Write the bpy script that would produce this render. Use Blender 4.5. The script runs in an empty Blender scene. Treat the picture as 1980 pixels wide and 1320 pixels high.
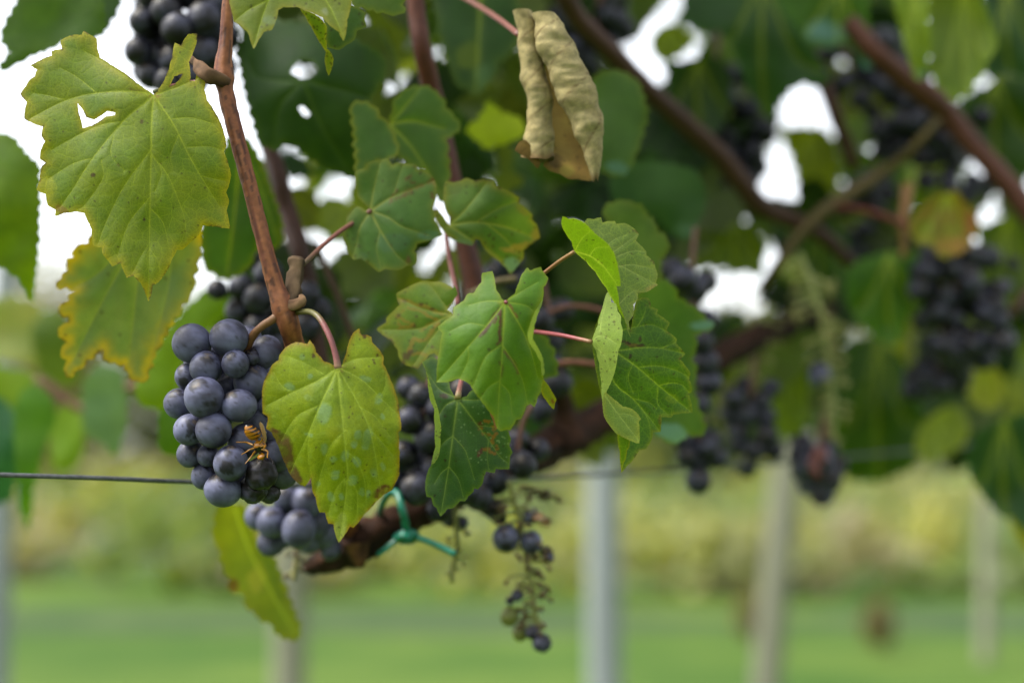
import bpy, math, random
import numpy as np
from mathutils import Vector, Matrix
from mathutils.geometry import delaunay_2d_cdt

sc = bpy.context.scene
COL = sc.collection
R = random.Random(7)
NPR = np.random.RandomState(11)

# ------------------------------------------------------------------ camera, world, sun, exposure
F, CX, CY = 2750.0, 990.0, 660.0          # focal length in photo pixels, picture centre
PITCH = math.atan(240.0 / F)
CAM = Vector((0, 0, 0.95))
cam = bpy.data.cameras.new("camera")
cam.sensor_width = 36
cam.lens = 50
cam.clip_start = 0.02
cam.clip_end = 2000
cam.dof.use_dof = True
cam.dof.focus_distance = 0.563
cam.dof.aperture_fstop = 3.6
cam.dof.aperture_blades = 0
co = bpy.data.objects.new("camera", cam)
COL.objects.link(co)
co.location = CAM
co.rotation_euler = (math.radians(90) + PITCH, 0, 0)
sc.camera = co
RIGHT = Vector((1, 0, 0))
FWD = Vector((0, math.cos(PITCH), math.sin(PITCH)))
UP = Vector((0, -math.sin(PITCH), math.cos(PITCH)))
nR, nF, nU, nC = (np.array(v) for v in (RIGHT, FWD, UP, CAM))

w = bpy.data.worlds.new("World")
sc.world = w
w.use_nodes = True
wn, wl = w.node_tree.nodes, w.node_tree.links
bg = wn["Background"]
sky = wn.new("ShaderNodeTexSky")
sky.sky_type = 'NISHITA'
sky.sun_disc = False
SUN_EL, SUN_AZ = math.radians(55), math.radians(258)
sky.sun_elevation = SUN_EL
sky.sun_rotation = SUN_AZ
sky.air_density = 1.0
sky.dust_density = 3.0
sky.ozone_density = 1.0
hs = wn.new("ShaderNodeHueSaturation")
hs.inputs["Saturation"].default_value = 0.22      # thin bright cloud: the blue is mostly washed out
wl.new(sky.outputs[0], hs.inputs["Color"])
wl.new(hs.outputs[0], bg.inputs["Color"])
bg.inputs["Strength"].default_value = 0.15
sun = bpy.data.lights.new("sun", 'SUN')
sun.energy = 1.5
sun.angle = math.radians(14)
sun.color = (1.0, 0.95, 0.86)
so = bpy.data.objects.new("sun", sun)
COL.objects.link(so)
sd = Vector((math.sin(SUN_AZ) * math.cos(SUN_EL), math.cos(SUN_AZ) * math.cos(SUN_EL), math.sin(SUN_EL)))
so.rotation_euler = sd.to_track_quat('Z', 'Y').to_euler()
sc.view_settings.view_transform = 'Standard'
sc.view_settings.look = 'None'
sc.view_settings.gamma = 1
sc.view_settings.exposure = 1.72
sc.render.engine = 'CYCLES'
sc.cycles.use_denoising = True
sc.cycles.max_bounces = 10
sc.cycles.transparent_max_bounces = 8
sc.cycles.sample_clamp_indirect = 6


# ------------------------------------------------------------------ helpers
def P(x, y, d):
    return CAM + RIGHT * ((x - CX) / F * d) - UP * ((y - CY) / F * d) + FWD * d


def Pn(x, y, d):
    x, y, d = np.asarray(x, float), np.asarray(y, float), np.asarray(d, float)
    return (nC + ((x - CX) / F * d)[:, None] * nR - ((y - CY) / F * d)[:, None] * nU + d[:, None] * nF)


def L(s):
    """'x,y x,y' -> list of tuples"""
    return [tuple(float(v) for v in t.split(',')) for t in s.split()]


def lin(r, g, b):
    """display colour 0..255 -> linear"""
    f = lambda c: c / 12.92 if c <= 0.04045 else ((c + 0.055) / 1.055) ** 2.4
    return np.array([f(v / 255.0) for v in (r, g, b)])


def rep(o, label=None, cat=None, group=None, kind=None):
    if label: o['label'] = label
    if cat: o['category'] = cat
    if group: o['group'] = group
    if kind: o['kind'] = kind
    return o


def empty(name, loc, label, cat, group=None):
    o = bpy.data.objects.new(name, None)
    o.empty_display_size = 0.01
    o.location = loc
    COL.objects.link(o)
    return rep(o, label, cat, group)


def link(name, me, parent=None, loc=None):
    o = bpy.data.objects.new(name, me)
    COL.objects.link(o)
    if parent is not None:
        o.parent = parent
    if loc is not None:
        o.location = loc
    return o


def mesh(name, verts, faces, mat, smooth=True, col=None, lco=None, origin=None):
    verts = np.asarray(verts, float)
    if origin is not None:
        verts = verts - np.array(origin)
    me = bpy.data.meshes.new(name)
    me.from_pydata(verts.tolist(), [], [tuple(int(i) for i in f) for f in faces])
    if smooth:
        me.polygons.foreach_set('use_smooth', [True] * len(me.polygons))
    if col is not None:
        a = me.attributes.new('Col', 'FLOAT_COLOR', 'POINT')
        a.data.foreach_set('color', np.asarray(col, np.float32).ravel())
    if lco is not None:
        a = me.attributes.new('leafco', 'FLOAT_VECTOR', 'POINT')
        a.data.foreach_set('vector', np.asarray(lco, np.float32).ravel())
    me.materials.append(mat)
    me.update()
    return me


# value noise
def vnoise(x, y, seed=0):
    rs = np.random.RandomState(seed)
    T = rs.rand(64, 64)
    xi, yi = np.floor(x).astype(int), np.floor(y).astype(int)
    fx, fy = x - xi, y - yi
    fx, fy = fx * fx * (3 - 2 * fx), fy * fy * (3 - 2 * fy)
    g = lambda a, b: T[a % 64, b % 64]
    return (g(xi, yi) * (1 - fx) + g(xi + 1, yi) * fx) * (1 - fy) + (g(xi, yi + 1) * (1 - fx) + g(xi + 1, yi + 1) * fx) * fy


def fbm(x, y, s, seed=0, oct=4):
    t, a, n = 0, 1.0, 0
    for k in range(oct):
        t = t + a * vnoise(x / s * 2 ** k + 17.3 * k, y / s * 2 ** k + 5.1 * k, seed + k)
        n += a
        a *= 0.55
    return t / n


def inpoly(x, y, poly):
    r = np.zeros(x.shape, bool)
    n = len(poly)
    for i in range(n):
        x1, y1 = poly[i]
        x2, y2 = poly[(i + 1) % n]
        if y1 == y2:
            continue
        c = ((y1 > y) != (y2 > y)) & (x < (x2 - x1) * (y - y1) / (y2 - y1) + x1)
        r ^= c
    return r


def dline(x, y, pl):
    d = np.full(x.shape, 1e9)
    for (x1, y1), (x2, y2) in zip(pl[:-1], pl[1:]):
        vx, vy = x2 - x1, y2 - y1
        l2 = vx * vx + vy * vy + 1e-9
        t = np.clip(((x - x1) * vx + (y - y1) * vy) / l2, 0, 1)
        d = np.minimum(d, np.hypot(x - x1 - t * vx, y - y1 - t * vy))
    return d


def smooth_line(pts, step):
    """Catmull-Rom through n-tuples, resampled"""
    A = np.asarray(pts, float)
    if len(A) < 3:
        n = max(2, int(np.linalg.norm(A[-1][:2] - A[0][:2]) / step) + 1)
        return np.array([A[0] + (A[-1] - A[0]) * k / (n - 1) for k in range(n)])
    E = np.vstack([2 * A[0] - A[1], A, 2 * A[-1] - A[-2]])
    out = []
    for i in range(1, len(E) - 2):
        p0, p1, p2, p3 = E[i - 1], E[i], E[i + 1], E[i + 2]
        n = max(1, int(np.linalg.norm(p2[:2] - p1[:2]) / step))
        for k in range(n):
            t = k / n
            out.append(0.5 * (2 * p1 + (p2 - p0) * t + (2 * p0 - 5 * p1 + 4 * p2 - p3) * t * t + (3 * p1 - p0 - 3 * p2 + p3) * t ** 3))
    out.append(A[-1])
    return np.array(out)


def toothed(pl, amp, period, rng):
    """add saw teeth of a vine leaf to a smooth outline"""
    n = len(pl)
    area = sum(pl[i][0] * pl[(i + 1) % n][1] - pl[(i + 1) % n][0] * pl[i][1] for i in range(n))
    sg = 1 if area > 0 else -1
    out = []
    for i in range(n):
        a, b = pl[i], pl[(i + 1) % n]
        dx, dy = b[0] - a[0], b[1] - a[1]
        ln = math.hypot(dx, dy)
        k = max(1, round(ln / period))
        nx, ny = sg * dy / max(ln, 1e-6), -sg * dx / max(ln, 1e-6)
        for j in range(k):
            t0, t1 = j / k, (j + rng.uniform(.45, .75)) / k
            h = amp * rng.uniform(.5, 1.2)
            out.append((a[0] + dx * t0, a[1] + dy * t0))
            if ln > period * .6:
                out.append((a[0] + dx * t1 + nx * h, a[1] + dy * t1 + ny * h))
    return out


def rough_outline(pl, step, rng, bulge=0.09, jit=0.6):
    """densify a traced outline; every long edge bows outward a little like a leaf tooth"""
    n = len(pl)
    area = sum(pl[i][0] * pl[(i + 1) % n][1] - pl[(i + 1) % n][0] * pl[i][1] for i in range(n))
    sg = 1 if area > 0 else -1
    out = []
    for i in range(n):
        a, b = pl[i], pl[(i + 1) % n]
        dx, dy = b[0] - a[0], b[1] - a[1]
        ln = math.hypot(dx, dy)
        if ln < 1e-6:
            continue
        k = max(1, int(ln / step))
        nx, ny = sg * dy / ln, -sg * dx / ln
        for j in range(k):
            t = j / k
            h = bulge * min(ln, 60) * 4 * t * (1 - t) + (rng.uniform(-jit, jit) if 0 < j else 0)
            out.append((a[0] + dx * t + nx * h, a[1] + dy * t + ny * h))
    return out


def tps(ctl):
    """thin plate spline through (x, y, value)"""
    A = np.array(ctl, float)
    if len(A) == 0:
        return lambda x, y: np.zeros(np.shape(x))
    if len(A) == 1:
        return lambda x, y: np.full(np.shape(x), A[0, 2])
    S = 200.0
    X = A[:, :2] / S
    n = len(A)
    def U(r): return r * r * np.log(r + 1e-9)
    K = U(np.hypot(X[:, None, 0] - X[None, :, 0], X[:, None, 1] - X[None, :, 1])) + np.eye(n) * 0.02
    Q = np.hstack([np.ones((n, 1)), X])
    M = np.vstack([np.hstack([K, Q]), np.hstack([Q.T, np.zeros((3, 3))])])
    s = np.linalg.lstsq(M, np.concatenate([A[:, 2], np.zeros(3)]), rcond=None)[0]
    def f(x, y):
        x, y = np.asarray(x) / S, np.asarray(y) / S
        r = np.hypot(x[:, None] - X[None, :, 0], y[:, None] - X[None, :, 1])
        return U(r) @ s[:n] + s[n] + s[n + 1] * x + s[n + 2] * y
    return f


# ------------------------------------------------------------------ materials
def mat(name):
    m = bpy.data.materials.new(name)
    m.use_nodes = True
    nt = m.node_tree
    return m, nt.nodes, nt.links, nt.nodes["Principled BSDF"]


def node(n, t, **kw):
    o = n.new(t)
    for k, v in kw.items():
        setattr(o, k, v)
    return o


def math_n(n, l, op, a, b=None, c=None):
    o = n.new('ShaderNodeMath')
    o.operation = op
    for i, v in enumerate((a, b, c)):
        if v is None: continue
        if hasattr(v, 'links'): l.new(v, o.inputs[i])
        else: o.inputs[i].default_value = v
    return o.outputs[0]


def mixc(n, l, f, a, b, blend='MIX'):
    o = n.new('ShaderNodeMix')
    o.data_type = 'RGBA'
    o.blend_type = blend
    for k, v in ((0, f), (6, a), (7, b)):
        if hasattr(v, 'links'): l.new(v, o.inputs[k])
        else: o.inputs[k].default_value = v if k == 0 else (*v, 1) if len(v) == 3 else v
    return o.outputs[2]


def leaf_mat(name, trans, rnd=False, rough=0.52, spec=0.25, trans_tint=(1.9, 1.75, 0.5)):
    m, n, l, b = mat(name)
    a = node(n, 'ShaderNodeAttribute', attribute_name='Col')
    c = node(n, 'ShaderNodeAttribute', attribute_name='leafco')
    nz = node(n, 'ShaderNodeTexNoise')
    nz.inputs['Scale'].default_value = 0.9
    nz.inputs['Detail'].default_value = 3
    l.new(c.outputs['Vector'], nz.inputs['Vector'])
    # warp the vein net so the cells are not regular
    wv = node(n, 'ShaderNodeVectorMath', operation='MULTIPLY_ADD')
    l.new(nz.outputs['Color'], wv.inputs[0])
    wv.inputs[1].default_value = (0.7, 0.7, 0)
    l.new(c.outputs['Vector'], wv.inputs[2])
    net = []
    for s, wd in ((0.42, 0.05), (1.25, 0.10)):
        v = node(n, 'ShaderNodeTexVoronoi', feature='DISTANCE_TO_EDGE')
        v.voronoi_dimensions = '2D'
        v.inputs['Scale'].default_value = s
        l.new(wv.outputs[0], v.inputs['Vector'])
        mr = node(n, 'ShaderNodeMapRange')
        mr.inputs[1].default_value = 0.0
        mr.inputs[2].default_value = wd
        mr.inputs[3].default_value = 1.0
        mr.inputs[4].default_value = 0.0
        l.new(v.outputs['Distance'], mr.inputs[0])
        net.append((mr.outputs[0], v.outputs['Distance']))
    line = math_n(n, l, 'MAXIMUM', math_n(n, l, 'MULTIPLY', net[0][0], 0.8), math_n(n, l, 'MULTIPLY', net[1][0], 0.55))
    line = math_n(n, l, 'MULTIPLY', line, a.outputs['Alpha'])
    fine = node(n, 'ShaderNodeTexNoise')
    fine.inputs['Scale'].default_value = 4.5
    fine.inputs['Detail'].default_value = 4
    l.new(c.outputs['Vector'], fine.inputs['Vector'])
    mr = node(n, 'ShaderNodeMapRange')
    mr.inputs[1].default_value = 0.3
    mr.inputs[2].default_value = 0.7
    mr.inputs[3].default_value = 0.84
    mr.inputs[4].default_value = 1.16
    l.new(fine.outputs['Fac'], mr.inputs[0])
    base = mixc(n, l, 1.0, a.outputs['Color'], mr.outputs[0], 'MULTIPLY')
    if rnd:
        oi = node(n, 'ShaderNodeObjectInfo')
        h = node(n, 'ShaderNodeHueSaturation')
        hr = node(n, 'ShaderNodeMapRange')
        hr.inputs[3].default_value = 0.485
        hr.inputs[4].default_value = 0.515
        l.new(oi.outputs['Random'], hr.inputs[0])
        l.new(hr.outputs[0], h.inputs['Hue'])
        vr = node(n, 'ShaderNodeMapRange')
        vr.inputs[3].default_value = 0.7
        vr.inputs[4].default_value = 1.3
        l.new(math_n(n, l, 'FRACT', math_n(n, l, 'MULTIPLY', oi.outputs['Random'], 7.31)), vr.inputs[0])
        l.new(vr.outputs[0], h.inputs['Value'])
        l.new(base, h.inputs['Color'])
        base = h.outputs[0]
    lite = mixc(n, l, 1.0, base, (1.75, 1.6, 1.2), 'MULTIPLY')
    lite = mixc(n, l, 1.0, lite, (0.018, 0.018, 0.003), 'ADD')
    colr = mixc(n, l, line, base, lite)
    # the back of a leaf is paler and mealy
    geo = node(n, 'ShaderNodeNewGeometry')
    pale = mixc(n, l, 0.35, colr, (0.17, 0.21, 0.09))
    colr = mixc(n, l, geo.outputs['Backfacing'], colr, pale)
    l.new(colr, b.inputs['Base Color'])
    b.inputs['Roughness'].default_value = rough
    b.inputs['Specular IOR Level'].default_value = spec
    bp = node(n, 'ShaderNodeBump')
    bp.inputs['Strength'].default_value = 0.3
    bp.inputs['Distance'].default_value = 0.0003
    hgt = math_n(n, l, 'ADD', math_n(n, l, 'MULTIPLY', math_n(n, l, 'MINIMUM', net[0][1], 0.25), 2.0), math_n(n, l, 'MULTIPLY', net[1][1], 0.6))
    hgt = math_n(n, l, 'ADD', hgt, math_n(n, l, 'MULTIPLY', fine.outputs['Fac'], 0.25))
    l.new(hgt, bp.inputs['Height'])
    l.new(bp.outputs[0], b.inputs['Normal'])
    tr = node(n, 'ShaderNodeBsdfTranslucent')
    tc = mixc(n, l, 1.0, colr, trans_tint, 'MULTIPLY')
    l.new(tc, tr.inputs['Color'])
    ms = node(n, 'ShaderNodeMixShader')
    ms.inputs[0].default_value = trans
    l.new(b.outputs[0], ms.inputs[1])
    l.new(tr.outputs[0], ms.inputs[2])
    l.new(ms.outputs[0], n['Material Output'].inputs['Surface'])
    return m


M_LEAF = leaf_mat('vine_leaf', 0.34)
M_BACK = leaf_mat('vine_leaf_deep', 0.36, rnd=True)
M_DRY = leaf_mat('dry_leaf', 0.12, rough=0.8, spec=0.15, trans_tint=(1.2, 1.1, 0.8))


def simple_mat(name, c1, c2, scale, rough=0.6, spec=0.4, bump=0.0, stretch=None, detail=4, dist=0.001):
    m, n, l, b = mat(name)
    tc = node(n, 'ShaderNodeTexCoord')
    mp = node(n, 'ShaderNodeMapping')
    mp.inputs['Scale'].default_value = stretch or (1, 1, 1)
    l.new(tc.outputs['Object'], mp.inputs['Vector'])
    nz = node(n, 'ShaderNodeTexNoise')
    nz.inputs['Scale'].default_value = scale
    nz.inputs['Detail'].default_value = detail
    l.new(mp.outputs[0], nz.inputs['Vector'])
    r = node(n, 'ShaderNodeMapRange')
    r.inputs[1].default_value = 0.35
    r.inputs[2].default_value = 0.65
    l.new(nz.outputs['Fac'], r.inputs[0])
    l.new(mixc(n, l, r.outputs[0], c1, c2), b.inputs['Base Color'])
    b.inputs['Roughness'].default_value = rough
    b.inputs['Specular IOR Level'].default_value = spec
    if bump:
        bp = node(n, 'ShaderNodeBump')
        bp.inputs['Strength'].default_value = bump
        bp.inputs['Distance'].default_value = dist
        l.new(nz.outputs['Fac'], bp.inputs['Height'])
        l.new(bp.outputs[0], b.inputs['Normal'])
    return m


def col_mat(name, rough=0.5, spec=0.4, bump=0.0, bscale=900, sss=0.0, var=0.0):
    m, n, l, b = mat(name)
    a = node(n, 'ShaderNodeAttribute', attribute_name='Col')
    l.new(a.outputs['Color'], b.inputs['Base Color'])
    b.inputs['Roughness'].default_value = rough
    b.inputs['Specular IOR Level'].default_value = spec
    if bump or var:
        tc = node(n, 'ShaderNodeTexCoord')
        nz = node(n, 'ShaderNodeTexNoise')
        nz.inputs['Scale'].default_value = bscale
        nz.inputs['Detail'].default_value = 4
        l.new(tc.outputs['Object'], nz.inputs['Vector'])
        if bump:
            bp = node(n, 'ShaderNodeBump')
            bp.inputs['Strength'].default_value = bump
            bp.inputs['Distance'].default_value = 0.0006
            l.new(nz.outputs['Fac'], bp.inputs['Height'])
            l.new(bp.outputs[0], b.inputs['Normal'])
        if var:
            mr = node(n, 'ShaderNodeMapRange')
            mr.inputs[1].default_value = 0.3
            mr.inputs[2].default_value = 0.7
            mr.inputs[3].default_value = 1 - var
            mr.inputs[4].default_value = 1 + var
            l.new(nz.outputs['Fac'], mr.inputs[0])
            l.new(mixc(n, l, 1.0, a.outputs['Color'], mr.outputs[0], 'MULTIPLY'), b.inputs['Base Color'])
    return m


M_GRAPE = col_mat('grape_skin', rough=0.5, spec=0.35, bump=0.08, bscale=3.0, var=0.12)
M_STEM = col_mat('cane_bark', rough=0.6, spec=0.3, bump=0.5, bscale=420, var=0.25)
M_WOOD = col_mat('old_vine_bark', rough=0.85, spec=0.2, bump=1.0, bscale=160, var=0.45)
M_STALK = col_mat('green_stalk', rough=0.5, spec=0.4, bump=0.2, bscale=700, var=0.15)
M_TIE = simple_mat('green_plastic_tie', (0.0, 0.10, 0.062), (0.004, 0.15, 0.09), 300, rough=0.35, spec=0.5)
M_WIRE = simple_mat('galvanised_wire', (0.025, 0.028, 0.03), (0.06, 0.065, 0.065), 500, rough=0.45, spec=0.6)
M_WASP = col_mat('wasp_shell', rough=0.3, spec=0.5)
M_POST = simple_mat('pale_post', (0.155, 0.178, 0.172), (0.20, 0.222, 0.215), 6, rough=0.7, bump=0.2, stretch=(3, 3, 0.4), dist=0.004)
M_POST2 = simple_mat('tan_wood_post', (0.145, 0.15, 0.098), (0.19, 0.188, 0.13), 6, rough=0.8, bump=0.2, stretch=(3, 3, 0.4), dist=0.004)
m, n, l, b = mat('wasp_wing')
b.inputs['Base Color'].default_value = (0.35, 0.22, 0.08, 1)
b.inputs['Roughness'].default_value = 0.25
b.inputs['Transmission Weight'].default_value = 0.4
M_WING = m

# ------------------------------------------------------------------ setting: ground, strips, woods
K = 0.38                       # display colour -> albedo


def ground_mat():
    m, n, l, b = mat('mown_grass')
    tc = node(n, 'ShaderNodeTexCoord')
    n1 = node(n, 'ShaderNodeTexNoise')
    n1.inputs['Scale'].default_value = 0.6
    n1.inputs['Detail'].default_value = 6
    l.new(tc.outputs['Object'], n1.inputs['Vector'])
    n2 = node(n, 'ShaderNodeTexNoise')
    n2.inputs['Scale'].default_value = 60
    n2.inputs['Detail'].default_value = 5
    l.new(tc.outputs['Object'], n2.inputs['Vector'])
    r = node(n, 'ShaderNodeMapRange')
    r.inputs[1].default_value = 0.35
    r.inputs[2].default_value = 0.65
    l.new(n1.outputs['Fac'], r.inputs[0])
    c = mixc(n, l, r.outputs[0], (0.026, 0.066, 0.007), (0.070, 0.112, 0.016))
    r2 = node(n, 'ShaderNodeMapRange')
    r2.inputs[3].default_value = 0.6
    r2.inputs[4].default_value = 1.4
    l.new(n2.outputs['Fac'], r2.inputs[0])
    c = mixc(n, l, 1.0, c, r2.outputs[0], 'MULTIPLY')
    l.new(c, b.inputs['Base Color'])
    b.inputs['Roughness'].default_value = 0.9
    b.inputs['Specular IOR Level'].default_value = 0.1
    return m


def sheet(name, x0, x1, y0, y1, z, m, nx=1, ny=1, wob=0):
    xs, ys = np.linspace(x0, x1, nx + 1), np.linspace(y0, y1, ny + 1)
    v, f = [], []
    for j, y in enumerate(ys):
        for i, x in enumerate(xs):
            e = wob * (vnoise(np.array([x * 0.7]), np.array([float(j)]), 5)[0] - 0.5) if j in (0, ny) else 0
            v.append((x, y + e, z))
    for j in range(ny):
        for i in range(nx):
            a = j * (nx + 1) + i
            f.append((a, a + 1, a + nx + 2, a + nx + 1))
    o = link(name, mesh(name, v, f, m, smooth=False))
    o['kind'] = 'structure'
    return o


sheet('ground', -600, 600, -60, 1200, 0, ground_mat())
M_BAND = simple_mat('dark_band_green', (0.026, 0.050, 0.019), (0.050, 0.076, 0.028), 3.0, rough=0.95, spec=0.1)  # darker grey green for the bands lying across the grass
M_FIELD = simple_mat('weedy_field', (0.075, 0.11, 0.03), (0.12, 0.135, 0.05), 0.5, rough=0.95, spec=0.1)
sheet('dark_band', -14, 14, 8.3, 9.4, 0.004, M_BAND, 60, 1, 0.8)
sheet('dark_band', -24, 24, 13.0, 16.0, 0.004, M_BAND, 60, 1, 1.4)
sheet('weedy_field', -90, 90, 26, 60, 0.004, M_FIELD, 60, 1, 4)


def leafy_cloud(name, clumps, n, size, cols, label=None, cat=None, kind=None, mat_=None):
    """leaf-sized faces scattered through the volume of several clumps: one mesh"""
    v, f, c = [], [], []
    for (x, y, z, rx, ry, rz, wt, ci) in clumps:
        for _ in range(int(n * wt)):
            while True:
                p = Vector((R.uniform(-1, 1), R.uniform(-1, 1), R.uniform(-1, 1)))
                if 0.2 < p.length < 1: break
            q = Vector((x + p.x * rx, y + p.y * ry, max(0.05, z + p.z * rz)))
            a = Vector((R.gauss(0, 1), R.gauss(0, 1), R.gauss(0, 1))).normalized()
            bq = a.orthogonal().normalized()
            s = size * R.uniform(0.6, 1.4)
            k = len(v)
            v += [q + a * s, q + bq * s * 0.7, q - a * s * 0.8, q - bq * s * 0.7]
            f.append((k, k + 1, k + 2, k + 3))
            cc = np.array(cols[ci]) * R.uniform(0.7, 1.3)
            c += [(*cc, 0)] * 4
    me = mesh(name, v, f, mat_ or M_BACK, smooth=False, col=c, lco=np.array(v) * 10)
    o = link(name, me)
    return rep(o, label, cat, None, kind)


WOODC = [(0.08, 0.11, 0.028), (0.13, 0.125, 0.045), (0.05, 0.08, 0.025), (0.17, 0.155, 0.09)]
cl = []
for k in range(46):
    x = -26 + 52 * k / 45 + R.uniform(-0.8, 0.8)
    h = R.uniform(2.2, 3.3)
    cl.append((x, R.uniform(36, 46), h, R.uniform(1.2, 2.2), 1.5, h, 1.0, R.choice((0, 0, 1, 1, 2, 3))))
leafy_cloud('distant_woods', cl, 800, 0.2, WOODC, 'far off soft green and tan belt of trees along the horizon', 'woods', 'stuff')
cl = []
for k in range(120):
    y = 10.5 + 22 * R.random() ** 1.3 if k % 4 else R.uniform(17, 32)
    x = R.uniform(-.40, .42) * y
    h = R.uniform(.25, .75) * min(1, y / 20)
    cl.append((x, y, h * .9, R.uniform(.5, 1.1), .5, h, R.uniform(.5, 1), R.choice((0, 0, 1, 1, 2, 3, 4))))
leafy_cloud('far_vine_rows', cl, 150, .10, [(0.085, 0.115, 0.028), (0.12, 0.125, 0.042), (0.06, 0.09, 0.025), (0.15, 0.13, 0.075), (0.16, 0.16, 0.045)], 'low mottled olive and yellow vine rows far off under the wire', 'vines', 'stuff')
o = leafy_cloud('bush', [(3.4, 11.6, 0.36, 0.28, 0.28, 0.34, 1, 0)], 420, 0.035, [(0.32, 0.31, 0.06)], 'yellow leafed round bush far behind the grapes at lower right', 'bush')
o = leafy_cloud('weed_clump', [(1.25, 7.6, 0.17, 0.07, 0.08, 0.16, 1, 0)], 240, 0.024, [(0.13, 0.10, 0.04)], 'rusty brown weed clump beside the foot of the tan slanted post', 'weeds')
o = leafy_cloud('weed_clump', [(1.86, 7.3, 0.15, 0.09, 0.08, 0.14, 1, 0)], 260, 0.024, [(0.13, 0.10, 0.04)], 'rusty brown weed clump standing alone in the grass right of the tan slanted post', 'weeds')


def post(px, d, wpx, m, label, lean=0.0, top=1.75, sq=False):
    base = P(px, 1000, d)
    r = wpx / 2 / F * d
    v, f = [], []
    ns = 14
    zs = [-0.1, 0.4, 0.8, 1.2, 1.5, top - 0.012, top]
    for j, z in enumerate(zs):
        rr = r * (0.93 if j == len(zs) - 1 else 1) * (1 - 0.03 * j / len(zs))
        for k in range(ns):
            a = 2 * math.pi * k / ns
            v.append((rr * math.cos(a) + lean * (z - 0.75), rr * math.sin(a), z))
    for j in range(len(zs) - 1):
        for k in range(ns):
            f.append((j * ns + k, j * ns + (k + 1) % ns, (j + 1) * ns + (k + 1) % ns, (j + 1) * ns + k))
    f.append(tuple((len(zs) - 1) * ns + k for k in range(ns)))
    o = link('vineyard_post', mesh('vineyard_post', v, f, m))
    o.location = (base.x, base.y, 0)
    rep(o, label, 'post', 'blurred posts standing in the grass behind the vine')


post(1167, 4.2, 66, M_POST, 'pale grey upright post in the grass, just right of the stripped hanging stalk')
post(1508, 4.3, 58, M_POST2, 'tan post leaning slightly, between the grey post and the faint right one', lean=0.11)
post(563, 4.2, 66, M_POST2, 'tan post whose foot shows below the drooping yellow leaf')
post(-2, 3.6, 54, M_POST, 'grey post at the left edge of the picture')
post(1912, 7.0, 30, M_POST2, 'faint grey post farthest right, under the dark drooping leaf', lean=0.05)

# ------------------------------------------------------------------ leaf blades
GREEN = (118, 148, 52)
SATUR = np.array([0.90, 1.06, 0.32])


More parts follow.
